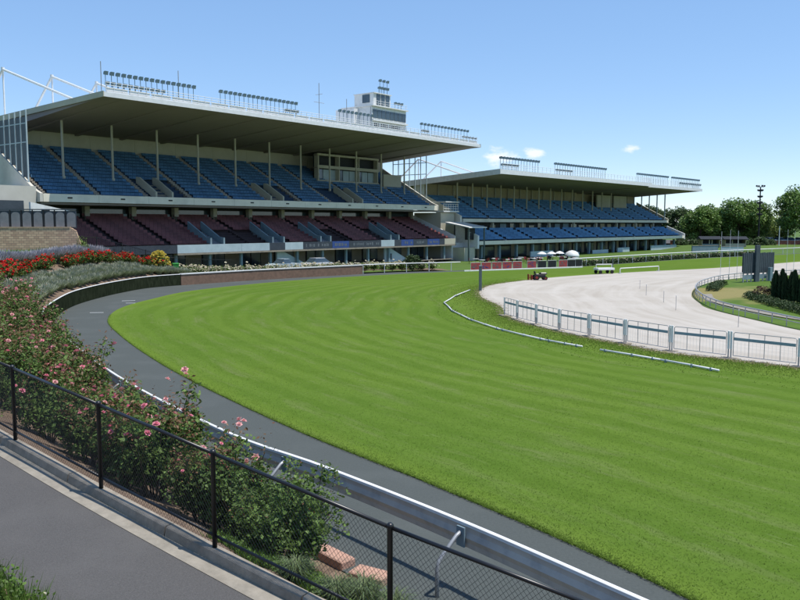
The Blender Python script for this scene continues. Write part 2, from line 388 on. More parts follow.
    # infield lawn with dried patches
    m = bpy.data.materials.new('mat_infield'); MATS['mat_infield'] = m; m.use_nodes = True; t = m.node_tree; N = t.nodes; L = t.links
    b = N['Principled BSDF']; b.inputs['Roughness'].default_value = .9; b.inputs['Specular IOR Level'].default_value = .1; tc = N.new('ShaderNodeTexCoord')
    c = mixc(mr(noise(.5, 5), .35, .65, 0, 1), (.065,.12,.018), (.09,.145,.026))
    vm = N.new('ShaderNodeVectorMath'); vm.operation = 'DISTANCE'; vm.inputs[1].default_value = (27.5, 68.5, 0); L.new(tc.outputs['Object'], vm.inputs[0])
    dry = mth('ADD', mr(vm.outputs['Value'], 2, 11, .8, 0), mr(noise(.35, 6), .42, .68, 0, .5))
    c = mixc(mr(dry, .35, .8, 0, .85), c, (.25,.205,.085))
    c = mixc(mr(noise(8, 6, None, .8), .5, .7, 0, .4), c, (.05,.09,.015))
    L.new(c, b.inputs['Base Color'])
surface_mats()

# ------------------------------------------------------------------ ground, turf, sand, apron
g = MB(); g.add([(-2500,-1500,-.1),(3500,-1500,-.1),(3500,5000,-.1),(-2500,5000,-.1)], [(0,1,2,3)])
o = g.build('ground', 'mat_lawn'); o['kind'] = 'structure'

E_ = [(16,-14),(9.5,3.5),(4.65,12.3),(1.1,17.5),(-2.9,22.7),(-7.5,29.5),(-11.2,35.6),(-15.2,43),(-18.2,49.5),(-19.9,56.4),(-19.9,63.2),(-18.3,72.8),(-10.8,85.5),(0,95.8),(7.7,101),(21.4,109),(31,118),(53,140),(83,164),(220,285)]
I_ = [(45,-5),(32,14),(22,26.5),(16.9,32.6),(14.7,34.8),(12.5,36.8),(11.1,39.5),(9.8,42),(7.9,47),(7.0,52),(7.3,58),(6.7,65.3),(7.4,72.8),(10,80.1),(18.2,90.5),(30,100),(43.8,109.5),(63.4,126.9),(100,160),(230,283)]
J_ = [(60,0),(42,16),(30,28),(25.5,36),(23.6,40.5),(22.5,44.7),(22.1,49.4),(21.8,54.5),(22,57.5),(22.6,60),(23.4,63.3),(24.4,66.7),(26.8,72.8),(29.2,77.5),(33.8,84.4),(40,90),(49,95.5),(66,110),(110,150),(235,275)]
K_ = [(200,-60+12*i) for i in range(len(E_))]
# resample more evenly by pairing
E = spline(E_, 10); I = spline(I_, 10); J = spline(J_, 10); K = [np.array(k, float) for k in spline(K_, 10)]
ribbon('turf_track', E, I, 'mat_turf', rows=24, za=.03, zb=.03)
ribbon('sand_track', I, J, 'mat_sand', rows=10, za=.045, zb=.045)
ribbon('infield_lawn', J, K, 'mat_infield', rows=6, zf=lambda i, f, p: .06+min(.35, f*3))
# apron of grey-green synthetic between turf and rail
A_ = [(14,-16),(8.2,1),(2.2,9.3),(-1.0,13.4),(-5.6,18.6),(-10.2,25.2),(-14.8,33.2),(-19.4,42.3),(-21.8,49),(-23.8,56.4),(-24.6,63.2),(-25.3,73.5),(-17.6,87.6),(-1.5,99.2),(7.0,103.2),(20.5,110),(30,118.8),(52,141),(82,165),(219,286)]
Ac = spline(A_, 10)
ribbon('track_apron', [e+(e-a)/np.linalg.norm(e-a)*.5 for e, a in zip(E, Ac)], Ac, 'mat_apron', rows=3, za=.0, zb=.0)

# ------------------------------------------------------------------ garden bank between rail and fence / stand
#       inner edge (x,y,z)      outer edge (x,y,z)
BK = [((8.2,1.0,-.02),(6.6,-.6,.05)),
      ((4.5,6.2,-.02),(3.9,6.25,.62)),
      ((2.2,9.3,-.02),(2.25,7.42,.92)),
      ((0.9,10.9,-.02),(-.11,8.5,1.44)),
      ((-1.0,13.4,-.02),(-2.38,9.94,1.85)),
      ((-2.4,15.1,-.02),(-4.37,11.39,2.15)),
      ((-4.2,17.0,-.02),(-6.5,13.24,2.35)),
      ((-6.2,19.4,.05),(-8.6,15.2,2.48)),
      ((-10.2,25.2,.15),(-14,20.6,2.65)),
      ((-14.9,33.2,.4),(-20,28,2.8)),
      ((-19.4,42.3,.8),(-27,39,3.1)),
      ((-21.9,49,.95),(-30,48.5,3.3)),
      ((-23.8,56.4,1.0),(-31.5,57.5,3.5)),
      ((-24.6,63.2,1.0),(-31,65,3.65)),
      ((-24.9,69.5,1.0),(-30.2,71.5,3.7)),
      ((-24.2,75.5,1.0),(-29.8,77.5,3.3)),
      ((-22.6,78.8,.95),(-28.5,81.5,2.0)),
      ((-20.8,80.5,.8),(-25,84,1.0)),
      ((-16,85.5,.6),(-18,88.5,.55)),
      ((-8,93,.45),(-11,95.5,.4)),
      ((-1.5,99.3,.3),(-4,101.5,.3)),
      ((7,103.4,.05),(4,107,.15))]
BI = spline([p[0] for p in BK], 8); BO = spline([p[1] for p in BK], 8)
def bank_z(i, f, p=None):
    zi, zo = BI[i][2], BO[i][2]
    g_ = max(0, (f-.12)/.88) if i < 60 else f
    return zi+(zo-zi)*g_+.035*math.sin(i*1.7+f*9)*(f > .1)*(f < .99)
ribbon('garden_bed', BI, BO, 'mat_soil', rows=12, zf=bank_z)
def bank(st, f):
    """point on the garden bed: station in BK units, fraction across"""
    i = min(max(st*8, 0), len(BI)-1.001); a = int(i); q = i-a
    p = (BI[a]*(1-q)+BI[a+1]*q)*(1-f)+(BO[a]*(1-q)+BO[a+1]*q)*f
    return (float(p[0]), float(p[1]), float(bank_z(a, f)*(1-q)+bank_z(a+1, f)*q))
# higher ground behind the bed at the near end of the stand, and forecourt before the stand
ribbon('upper_lawn', BO[64:144], [b+np.array((-14,6,0))*(1 if i < 56 else max(.15,1-(i-56)/22)) for i, b in enumerate(BO[64:144])], 'mat_lawn', rows=2, zf=lambda i, f, p: float(BO[64+i][2])-.02)

# fence line, kerb, gutter, path
FP = [(8.6,1.9,.2),(5.6,4.9,.42),(3.9,6.25,.62),(2.25,7.42,.92),(-.11,8.5,1.44),(-2.38,9.94,1.85),(-4.37,11.39,2.15),(-6.5,13.24,2.35),(-8.6,15.2,2.48),(-10.8,17.3,2.57),(-14,20.6,2.65),(-20,28,2.8)]
FC = spline(FP, 8)
def offset_curve(C, off, dz):
    out = []
    for i, p in enumerate(C):
        d = C[min(i+1,len(C)-1)]-C[max(i-1,0)]; d = d[:2]/np.linalg.norm(d[:2]); n = np.array((-d[1], d[0]))   # left of travel = camera side
        q = p.copy(); q[:2] += n*off; q[2] += dz; out.append(q)
    return out
def zrib(name, A, B, m, rows=1):
    return ribbon(name, A, B, m, rows=rows, zf=lambda i, f, p: float(A[i][2]*(1-f)+B[i][2]*f))
gut = zrib('gutter', offset_curve(FC, .125, -.105), offset_curve(FC, .36, -.12), 'mat_gutter')
zrib('path', offset_curve(FC, .355, -.127), offset_curve(FC, 2.12, -.11), 'mat_asphalt', 2)
zrib('verge', offset_curve(FC, 2.08, -.11), [p*np.array((1,1,0))+np.array((0,0,4.2)) for p in offset_curve(FC, 9.5, 0)], 'mat_soil', 6)
kb = tag(bpy.data.objects.new('kerb', None), kind='structure'); COL.objects.link(kb)
kc = walk(FC, 2.4, .3)
for a in range(len(kc)-1):
    pts = [kc[a][0]+(kc[a+1][0]-kc[a][0])*t for t in (.004, .25, .5, .75, .996)]
    MB().sweep(pts, [(-.05,-.3),(-.05,.02),(.075,.02),(.095,.005),(.125,-.12),(.125,-.3)]).build('kerb_stone', 'mat_concrete', kb)

# ------------------------------------------------------------------ grandstands
def stand_frame(deg, s0, c0):
    d = Vector((math.sin(R(deg)), math.cos(R(deg)), 0)); n = Vector((-d.y, d.x, 0))
    return d*s0+n*c0, R(90-deg)
def seat_mesh(n, pitch, m):
    b = MB()
    for k in range(n):
        x = k*pitch
        b.box(x, x+pitch*.96, .25, .62, .38, .43)
        b.add([(x,.62,.4),(x+pitch*.96,.62,.4),(x+pitch*.96,.70,.74),(x,.70,.74),(x,.66,.4),(x+pitch*.96,.66,.4),(x+pitch*.96,.74,.74),(x,.74,.74)],
              [(0,1,2,3),(7,6,5,4),(3,2,6,7),(0,3,7,4),(1,5,6,2)])
    return b.mesh('seat_row', m)
def terrace(x0, x1, y0, z0, rows, dy, dz, slab):
    """stepped concrete profile in y,z"""
    P = [(y0, z0)]
    for i in range(rows):
        P += [(y0+(i+1)*dy, z0+i*dz), (y0+(i+1)*dy, z0+(i+1)*dz)]
    P += [(y0+rows*dy, z0+rows*dz-slab), (y0, z0-slab)]
    q = MB(); n = len(P); v = [(x0,y,z) for y, z in P]+[(x1,y,z) for y, z in P]
    f = [(i,(i+1)%n,n+(i+1)%n,n+i) for i in range(n)]
    q.add(v, f)
    # end faces as quads strips
    for xx in (x0, x1):
        for i in range(rows):
            a = y0+i*dy; b = a+dy
            q.add([(xx,a,z0+i*dz),(xx,b,z0+i*dz),(xx,b,z0+(i+1)*dz-slab if False else z0-slab+(i+1)*(rows*dz)/rows),(xx,a,z0-slab+i*dz)], [(0,1,2,3)])
    return q
def seat_block(root, x0, x1, y0, z0, rows, dy, dz, bay, m, aisle=1.0, skip=None, aisle_m='mat_step'):
    pitch = .52; nb = int(round((x1-x0)/bay)); w = (x1-x0)/nb; n = int((w-aisle)/pitch); me = seat_mesh(n, pitch, m)
    for k in range(nb):
        xa = x0+k*w
        for i in range(rows):
            if skip and skip(k, i): continue
            inst('seat_row', me, root, (xa+aisle*.5+(w-aisle-n*pitch)/2, y0+i*dy, z0+i*dz))
    for k in range(nb+1):      # stair flights between blocks
        xa = x0+k*w-aisle*.45; xb = xa+aisle*.9
        if k == 0: xa = x0
        if k == nb: xb = x1
        q = MB()
        for i in range(rows):
            q.box(xa, xb, y0+i*dy+.002, y0+(i+.5)*dy, z0+i*dz+.004, z0+i*dz+dz*.5)
            q.box(xa, xb, y0+(i+.5)*dy+.002, y0+(i+1)*dy-.052, z0+i*dz+.004, z0+i*dz+dz*.98)
        q.build('aisle_stair', aisle_m, root)['kind'] = 'stuff'
def railing(pts, h, root, m, name='railing', step=1.5, rails=3, r=.03):
    q = MB()
    for p, _ in walk(pts, step): q.tube(p, p+np.array((0,0,h)), r, 5)
    for k in range(rails):
        dz = h*(k+1)/rails
        for a, b in zip(pts[:-1], pts[1:]): q.tube((a[0],a[1],a[2]+dz), (b[0],b[1],b[2]+dz), r, 5)
    return q.build(name, m, root)
lamp_b = MB()
lamp_b.tube((0,0,0), (0,0,1.75), .035, 5)
lamp_b.add([(-.2,-.16,1.62),(.2,-.16,1.62),(.2,-.26,1.98),(-.2,-.26,1.98),(-.13,.14,1.70),(.13,.14,1.70),(.13,.10,1.94),(-.13,.10,1.94)],
           [(0,1,2,3),(7,6,5,4),(3,2,6,7),(0,4,5,1),(0,3,7,4),(1,5,6,2)])
LAMP = lamp_b.mesh('floodlight', 'mat_bluegrey')
lamp_s = MB(); lamp_s.tube((0,0,0), (0,0,.75), .035, 5)
lamp_s.add([(-.2,-.16,.62),(.2,-.16,.62),(.2,-.26,.98),(-.2,-.26,.98),(-.13,.14,.70),(.13,.14,.70),(.13,.10,.94),(-.13,.10,.94)],
           [(0,1,2,3),(7,6,5,4),(3,2,6,7),(0,4,5,1),(0,3,7,4),(1,5,6,2)])
LAMP_LOW = lamp_s.mesh('floodlight', 'mat_bluegrey')

# ---- the large stand
loc, rz = stand_frame(38.7, 41, 75)
S1 = thing('grandstand', 'large two tier grandstand with blue upper seats, dark red lower seats and deep cantilever roof', 'grandstand', loc, rz)
X1 = 67.6
UZ, UY, URows, UDy, UDz = 8.75, 4.3, 14, .80, .425
LZ, LY, LRows, LDy, LDz = 3.35, .5, 11, .78, .31
terrace(0, X1, LY, LZ, LRows, LDy, LDz, .45).build('lower_terrace', 'mat_redstep', S1)
terrace(0.0, X1, UY, UZ, URows, UDy, UDz, .5).build('upper_terrace', 'mat_bluestep', S1)
# lower seats with stair wells (vomitories)
BAY = 5.95
LW = [18.0, 27.6, 36.2, 51.0]
def lskip(k, i):
    w = (X1-1)/11; xa = .5+k*w
    return i < 5 and any(abs(xa+w/2-(x+1.6)) < w/2 for x in LW)
seat_block(S1, .5, X1-.5, LY+.05, LZ, LRows, LDy, LDz, BAY, 'mat_redseat', .6, lskip, 'mat_redstep')
for x in LW:      # pale sided stairwells cut in the lower seats
    for dx in (0, 1.9):
        MB().prism_x([(LY,LZ),(LY,LZ+1.05),(LY+.9,LZ+1.15),(LY+4.3,LZ+2.95),(LY+4.3,LZ+1.9)], x+dx, x+dx+.22).build('stairwell_wall', 'mat_bluegrey', S1)
    q = MB()
    for i in range(10): q.box(x+.22, x+1.9, LY+i*.42, LY+i*.42+.43, LZ-.4, LZ+.18+i*.17)
    q.build('stair_flight', 'mat_step', S1)
UW = [13.5, 31.0, 47.0]
w_u = (X1-1)/11
def uskip(k, i):
    xa = .5+k*w_u
    if any(xa-.5 < x+1 < xa+w_u-.5 for x in UW) and i < 5: return True
    return (46.3 < xa+2 < 61 and i > 7)
seat_block(S1, .5, X1-.5, UY+.05, UZ, URows, UDy, UDz, BAY, 'mat_blueseat', .7, uskip, 'mat_concrete')
for x in UW:
    for dx in (0, 2.2):
        MB().prism_x([(UY+.15,UZ),(UY+.15,UZ+.9),(UY+3.4,UZ+2.7),(UY+4.0,UZ+2.75),(UY+4.0,UZ+2.0)], x+dx, x+dx+.22).build('stairwell_wall', 'mat_cream', S1)
    q = MB()
    for i in range(10): q.box(x+.22, x+2.2, UY+.2+i*.38, UY+.2+i*.38+.39, UZ-.3, UZ+.12+i*.19)
    q.build('stair_flight', 'mat_concrete', S1)
# fascias
for k in range(11):
    xa = k*X1/11; xb = (k+1)*X1/11
    MB().box(xa+.012, xb-.012, UY-.3, UY-.02, UZ-.5, UZ+.32).build('upper_fascia_panel', 'mat_fascia', S1)
    MB().box(xa+2.6, xa+3.1, UY-.36, UY-.303, UZ-.12, UZ+.02).build('fascia_lamp', 'mat_dark', S1)
segs = [(13.2,22.4,'w'),(22.4,26.9,'w'),(26.9,29.5,'d'),(29.5,32.7,'w'),(32.7,38.2,'a'),(38.2,41.6,'b'),(41.6,48.5,'a'),(48.5,51.6,'w'),(51.6,53.2,'d'),(53.2,56.2,'b'),(56.2,59.8,'a'),(59.8,63,'b'),(63,64.4,'d'),(64.4,X1,'c'),(0,13.2,'d')]
rng0 = random.Random(4)
for xa, xb, k in segs:
    m = {'w':'mat_paleblue','d':'mat_bannerdark','a':'mat_bannerdark','b':'mat_bannerblue','c':'mat_cream'}[k]
    p = MB().box(xa+.015, xb-.015, LY-.28, LY-.02, LZ-.62, LZ+.3).build('advertising_board' if k in 'ab' else 'lower_fascia_panel', m, S1)
    if k in 'ab':           # faded print too small to read: strokes of letter height
        q = MB(); x = xa+.5
        while x < xb-.6:
            w_ = rng0.uniform(.12,.34)
            if rng0.random() < .8: q.box(x, x+w_, LY-.292, LY-.282, LZ-.38+rng0.uniform(0,.08), LZ+.08-rng0.uniform(0,.12))
            x += w_+rng0.uniform(.06,.22)
        if q.v: q.build('board_print', 'mat_printgrey', p)['kind'] = 'stuff'
MB().box(13.2, X1, LY-.32, LY+.4, LZ-.84, LZ-.64).build('floor_edge', 'mat_concrete', S1)
# middle level: windows and pillars behind the last row of the lower tier
yb = LY+LRows*LDy; zb = LZ+LRows*LDz
MB().box(0, X1, yb+.9, yb+1.1, zb-3, UZ+1.6).build('middle_wall', 'mat_dark', S1)
for k in range(12):
    x = max(.3, min(X1-.3, 4.6+BAY*(k-.5)))
    MB().bbox(x-.3, x+.3, yb-.2, yb+.45, zb-.5, UZ+1.1).build('pillar', 'mat_cream', S1)
    if k < 11 and 4.6+BAY*(k+.5) < X1:
        MB().box(x+.5, x+BAY-.5, yb+.8, yb+.86, zb-.1, zb+.95).build('window', 'mat_glass', S1)
        MB().box(x+.5, x+BAY-.5, yb+.55, yb+.6, zb-.1, zb+.42).build('counter_front', 'mat_paleblue', S1)
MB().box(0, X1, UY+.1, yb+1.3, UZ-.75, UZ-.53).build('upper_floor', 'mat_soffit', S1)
# ground floor
MB().box(0, X1, 6.2, 6.5, 0, LZ+1.2).build('rear_wall', 'mat_creamdark', S1)
MB().box(0, X1, LY-.1, 6.2, .28, .36).build('ground_floor_slab', 'mat_concrete', S1)
for k in range(14):
    x = 4+k*4.7
    if x < X1-1: MB().bbox(x-.16, x+.16, .7, 1.02, .36, LZ-.5).build('ground_post', 'mat_bluegrey', S1)
for k in range(11):
    x = 3+k*6
    fr = MB().box(x, x+3.6, 6.1, 6.197, .4, 2.5).build('shopfront', 'mat_dark', S1)
    MB().box(x+.15, x+1.7, 6.05, 6.097, .6, 2.35).build('pane', 'mat_glass', fr)
    MB().box(x+1.9, x+3.45, 6.05, 6.097, .6, 2.35).build('pane', 'mat_glass', fr)
for x in (29.0, 50.5):   # pale outside stair under the stand
    MB().prism_y([(x,.36),(x+5.5,.36),(x+5.5,.6),(x+1.2,2.45),(x,2.45)], 1.2, 1.45).build('stair_side', 'mat_paleblue', S1)
    MB().box(x+.6, x+1.6, 1.14, 1.197, .7, 1.6).build('kiosk_window', 'mat_glass', S1)
# upper back wall, private boxes
yt = UY+URows*UDy; zt = UZ+URows*UDz
for k in range(11):
    MB().box(k*X1/11+.01, (k+1)*X1/11-.01, yt+.4, yt+.65, zt-1.5, 17.2).build('back_wall_panel', 'mat_cream', S1)
PY = UY+8*UDy+.3; PZ = UZ+8*UDz
suite = MB().box(46.6, 60.6, PY+.9, PY+1.1, PZ-.3, 16.7).build('private_boxes', 'mat_dark', S1)
for z0, z1 in ((PZ-.2, PZ+.55), (PZ+2.3, PZ+2.75), (PZ+4.2, PZ+4.5)):
    MB().box(46.5, 60.8, PY, PY+.2, z0, z1).build('balcony_front', 'mat_cream', suite)
    MB().box(46.5, 60.8, PY+.2, PY+.9, z0, z0+.12).build('balcony_floor', 'mat_concrete', suite)
for k in range(9):
    MB().box(47+k*1.5, 48.35+k*1.5, PY+.82, PY+.88, PZ+.6, PZ+2.2).build('window', 'mat_paleblue' if k % 3 else 'mat_glass', suite)
for k in range(4): MB().box(46.6+k*4.6, 46.8+k*4.6, PY+.02, PY+.85, PZ-.2, 16.6).build('divider', 'mat_cream', suite)
MB().box(61.2, 65.8, UY+6.0, UY+6.3, UZ+2.4, UZ+5.4).build('screen_wall', 'mat_cream', S1)
# raked end walls with mullions
for xa, s in ((-.35, 0), (X1+.02, 1)):
    MB().prism_x([(UY-.3,UZ-.5),(UY-.3,UZ+.35),(UY+.8,UZ+.75),(yt+.6,zt+1.0),(yt+.6,zt-3.2),(UY+3.2,UZ-.7)], xa, xa+.33).build('raked_end_wall', 'mat_render', S1)
    for k in range(7):
        y = 6.5+k*1.2; z0 = UZ+.75+(y-UY-.8)*(zt+.25-UZ)/(yt-UY)
        MB().box(xa+.12, xa+.24, y-.06, y+.06, z0-.3, 18.05-.09*(y+4)/1.15*.55).build('mullion', 'mat_paleblue', S1)
        if k < 6:
            z1 = UZ+.75+(y+.6-UY-.8)*(zt+.25-UZ)/(yt-UY)
            q = MB()
            for zz in (14.3, 16.2): q.box(xa+.12, xa+.22, y+.09, y+1.06, zz, zz+.1)
            q.build('transom', 'mat_paleblue', S1)
            if not s: MB().box(xa+.15, xa+.19, y+.09, y+1.06, z1+.2, 16.9).build('pane', 'mat_board', S1)
# columns and roof
def rz_under(y): return 18.2-.078*(y+4) if y < 16.5 else 16.6
for k in range(11):
    x = 4.6+BAY*k; yc = 8.3; z0 = UZ+int((yc-UY)/UDy)*UDz
    MB().lathe([(.2,z0),(.2,z0+.3),(.13,z0+.32),(.13,rz_under(yc)-.12),(.24,rz_under(yc)+.05)], (x,yc,0), 10).build('column', 'mat_cream', S1, smooth=True)
    # shallow rib under the roof
    MB().add([(x-.2,-3.6,rz_under(-3.6)-.02),(x+.2,-3.6,rz_under(-3.6)-.02),(x+.2,16,rz_under(16)-.2),(x-.2,16,rz_under(16)-.2),
              (x-.2,-3.6,rz_under(-3.6)+.1),(x+.2,-3.6,rz_under(-3.6)+.1),(x+.2,16,rz_under(16)+.1),(x-.2,16,rz_under(16)+.1)],
             [(0,1,2,3),(0,4,5,1),(1,5,6,2),(2,6,7,3),(3,7,4,0)]).build('roof_rib', 'mat_soffit', S1)
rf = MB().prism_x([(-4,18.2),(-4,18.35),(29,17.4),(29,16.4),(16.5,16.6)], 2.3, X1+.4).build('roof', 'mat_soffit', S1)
MB().prism_x([(-4.06,18.18),(-4.06,18.62),(29,17.66),(29,17.42),(-4.0,18.37),(-4.0,18.18)], 2.22, X1+.48).build('roof_sheet', 'mat_whitesteel', rf)
for xa in (2.14, X1+.482):
    MB().prism_x([(-4.1,18.16),(-4.1,18.7),(29,17.74),(29,17.1)], xa, xa+.08).build('roof_edge', 'mat_cream', rf)
railing([np.array((2.6,-3.8,18.6)), np.array((X1+.2,-3.8,18.6))], 1.0, rf, 'mat_whitesteel', 'roof_railing', .9, 4, .028)
MB().box(2.6, X1+.2, -3.95, -2.9, 18.63, 18.72).build('gantry_walkway', 'mat_whitesteel', rf)
for z0, z1 in ((18.75, 19.15),):
    for k in range(26): MB().box(2.7+k*2.5, 2.7+k*2.5+2.3, -3.76, -3.735, z0, z1).build('gantry_panel', 'mat_whitesteel', rf)
def lamps(root, x0, x1, n, y, z, me):
    for i in range(n): inst('floodlight', me, root, (x0+(x1-x0)*i/max(1,n-1), y, z))
lamps(S1, 2.9, 13.2, 17, -3.3, 18.72, LAMP); lamps(S1, 2.9, 9.2, 11, -3.5, 18.72, LAMP_LOW)
lamps(S1, 16.8, 28.2, 18, -3.3, 18.72, LAMP); lamps(S1, 26.4, 28.2, 4, -3.5, 18.72, LAMP_LOW)
lamps(S1, 36, 42.3, 9, -3.3, 18.72, LAMP)
lamps(S1, 53.4, 65.4, 15, -3.3, 18.72, LAMP); lamps(S1, 53.4, 54.6, 3, -3.5, 18.72, LAMP_LOW)
lamps(S1, 64, 67.4, 5, -3.5, 18.72, LAMP_LOW)
for x, y, h in ((2.5,-3.2,3.0),(11.4,-3.2,3.4),(32.6,-3,5.0),(37.5,-3.2,3.6),(42.4,-3.1,3.2)):
    q = MB().tube((x,y,18.5), (x,y,18.6+h), .045, 5)
    if h > 4.5: q.tube((x-.9,y,21.2),(x+.9,y,21.2),.03,5).tube((x,y-.6,22.2),(x,y+.6,22.2),.03,5)
    q.build('aerial', 'mat_galv', S1)
for k in range(3):         # triangular tie frames on top of the roof
    x = 4.6+BAY*k
    q = MB().path([(x,3.2,18.3),(x,21,24.0)], .14, 8).path([(x,21,24.0),(x,29,17.6)], .14, 8).path([(x,21,24.0),(x,21,17.7)], .1, 8)
    q.lathe([(.2,-.22),(.2,.22)], (x,21,24.0), 8)
    q.build('roof_tie_frame', 'mat_whitesteel', S1)
# broadcast box on the roof edge
bxz = 18.6
box = MB().box(42.6, 50.0, -3.2, 2.2, bxz, 21.9).build('broadcast_box', 'mat_white', S1)
MB().box(42.4, 50.2, -3.5, 2.4, 21.903, 22.06).build('box_roof', 'mat_white', box)
MB().box(41.6, 44.4, -.8, 2.6, bxz, 21.7).build('side_room', 'mat_white', box)
tw = MB().box(43.6, 47.2, -2.6, .9, 22.063, 23.8).build('tower_room', 'mat_white', box)
MB().box(43.5, 47.3, -2.8, 1.0, 23.803, 23.92).build('tower_roof', 'mat_whitesteel', tw)
for k in range(3): MB().box(44.2+k*.98, 44.98+k*.98, -2.66, -2.603, 22.3, 23.75).build('window', 'mat_glass', tw)
MB().box(43.53, 43.597, -1.9, -.6, 22.6, 23.7).build('window', 'mat_glass', tw)
for k in range(8): MB().box(42.75+k*.9, 43.55+k*.9, -3.26, -3.203, 20.35, 21.5).build('window', 'mat_glass', box)
MB().box(42.5, 50.1, -3.5, -3.203, 19.95, 20.15).build('window_ledge', 'mat_white', box)
q = MB(); rr = random.Random(7); x = 43.0      # lettering too small to read
for k in range(15):
    w_ = rr.uniform(.16,.3)
    if k not in (3, 8): q.box(x, x+w_, -3.225, -3.203, 19.25, 19.25+rr.uniform(.42,.52))
    x += w_+.15
q.build('sign_lettering', 'mat_bannerdark', box)['kind'] = 'stuff'
lamps(S1, 45.2, 47, 4, -2.2, 23.9, LAMP_LOW); lamps(S1, 45.4, 47, 3, -2.2, 23.9, LAMP); lamps(S1, 48, 49.4, 3, -2.8, 22.05, LAMP_LOW)
railing([np.array((42.5,-3.4,22.05)), np.array((50.1,-3.4,22.05))], .6, S1, 'mat_whitesteel', 'box_railing', 1.2, 2, .025)
# far end stairs and service block below the upper deck, near end block and balustrade
MB().box(X1+.1, X1+4.0, 3.4, 9, 0, 7.9).build('end_block', 'mat_cream', S1)
MB().box(X1+.1, X1+4.5, 1.2, 3.38, 0, 2.9).build('end_porch', 'mat_white', S1)
MB().prism_x([(LY,LZ-.6),(LY,LZ+.7),(yb,zb+.7),(yb,zb-1.0)], X1+.02, X1+.3).build('lower_end_wall', 'mat_white', S1)
MB().box(X1+.1, X1+4.6, 2.8, 5.4, 8.0, 8.2).build('end_landing', 'mat_white', S1)
railing([np.array((X1+.2,2.9,8.2)), np.array((X1+4.5,2.9,8.2))], 1.1, S1, 'mat_white', 'landing_railing', .7, 3, .04)
MB().box(X1+.4, X1+4.4, 2.6, 5.6, 9.6, 9.75).build('landing_canopy', 'mat_white', S1)
MB().prism_x([(-2.2,5.35),(-2.2,5.5),(2.6,6.35),(2.6,6.2)], X1+.2, X1+5.6).build('entrance_canopy', 'mat_white', S1)
for x in (X1+.6, X1+5.2): MB().box(x-.1, x+.1, -2.0, -1.8, 0, 5.38).build('canopy_post', 'mat_polegreen', S1)
MB().box(X1+1.4, X1+3.8, -1.0, -.6, 3.4, 5.7).build('results_board', 'mat_dark', S1)
for i in range(5):
    MB().box(X1+1.6, X1+2.0+.3*(i % 3), -1.03, -1.003, 3.7+i*.4, 3.86+i*.4).build('board_print', 'mat_printgrey', S1)
MB().box(-9, -.4, 4.6, 10, 3.4, 9.8).build('near_service_block', 'mat_render', S1)
MB().box(-9, -3.0, 2.0, 3.19, 3.5, 8.25).build('near_plant_room', 'mat_board', S1)
blk = MB().add([(-3.0,.7,6.9),(1.4,.7,6.1),(1.4,.7,7.2),(-3.0,.7,8.1),(-3.0,1.0,6.9),(1.4,1.0,6.1),(1.4,1.0,7.2),(-3.0,1.0,8.1)],
               [(0,1,2,3),(7,6,5,4),(3,2,6,7),(0,4,5,1),(1,5,6,2),(0,3,7,4)]).build('stair_balustrade', 'mat_white', S1)
for x in (-1.6, .0): MB().box(x-.35, x+.45, .62, .697, 7.25-(x+3)*.17, 7.65-(x+3)*.17).build('balustrade_opening', 'mat_dark', blk)

# ---- the smaller stand beyond it
loc2, rz2 = stand_frame(41, 96, 68)
loc2 = loc2*1.14; loc2.z = 6-6*1.14
S2 = thing('grandstand', 'smaller grandstand with all blue seats and a low flat roof standing past the larger one', 'grandstand', loc2, rz2)
X2 = 77; S2.scale = (1.14,)*3
terrace(0, X2, .4, 3.3, 5, .78, .34, .4).build('lower_terrace', 'mat_bluestep', S2)
terrace(1, X2, 4.2, 6.6, 9, .8, .4, .4).build('upper_terrace', 'mat_bluestep', S2)
seat_block(S2, .5, X2-.5, .45, 3.3, 5, .78, .34, 7.6, 'mat_blueseat2', .6)
seat_block(S2, 1.5, X2-.5, 4.25, 6.6, 9, .8, .4, 7.6, 'mat_blueseat2', .6)
for k in range(10):
    xa = k*7.7
    MB().box(xa+.012, xa+7.688, .1, .38, 2.95, 3.5).build('lower_fascia_panel', 'mat_fascia', S2)
    if k: MB().box(xa+.012, xa+7.688, 3.9, 4.18, 6.3, 6.8).build('upper_fascia_panel', 'mat_fascia', S2)
MB().box(1.2, 7.688, 3.9, 4.18, 6.3, 6.8).build('upper_fascia_panel', 'mat_fascia', S2)
MB().box(0, X2, 5.4, 5.6, 3, 6.3).build('middle_wall', 'mat_dark', S2)
rr = random.Random(3)
for k in range(26):
    x = 1.5+k*2.9
    MB().box(x, x+rr.uniform(1.2,2.3), 5.28, 5.39, 5.05, 5.05+rr.uniform(.7,1.1)).build('window', rr.choice(['mat_glass','mat_bluegrey','mat_creamdark']), S2)
    if k % 3 == 0: MB().bbox(x-.5, x-.15, 4.4, 4.8, 4.9, 6.25).build('pillar', 'mat_cream', S2)
MB().box(0, X2, 5.0, 5.3, 0, 3.2).build('rear_wall', 'mat_creamdark', S2)
for k in range(16):
    x = 2+k*4.8
    MB().bbox(x-.2, x+.2, 1.0, 1.4, 0, 2.75).build('ground_post', 'mat_bluegrey', S2)
    fr = MB().box(x+.6, x+4.2, 4.9, 4.997, .2, 2.6).build('shopfront', 'mat_dark', S2)
    MB().box(x+.9, x+3.9, 4.84, 4.897, 1.0, 2.4).build('pane', 'mat_glass', fr)
for x, w_, h in ((15,7,1.6),(26,5,1.1),(36,6,1.3),(46,5,1.5),(61,13,1.6)):
    MB().box(x, x+w_, .6, .8, 0, h).build('low_wall_panel', 'mat_paleblue', S2)
for k in range(19):
    MB().box(1+k*4, 4.96+k*4, 11.9, 12.1, 9.9, 12.9).build('back_wall_panel', 'mat_creamdark', S2)
    MB().box(.93+k*4, 1.07+k*4, 11.6, 11.88, 9.9, 12.9).build('wall_pier', 'mat_cream', S2)
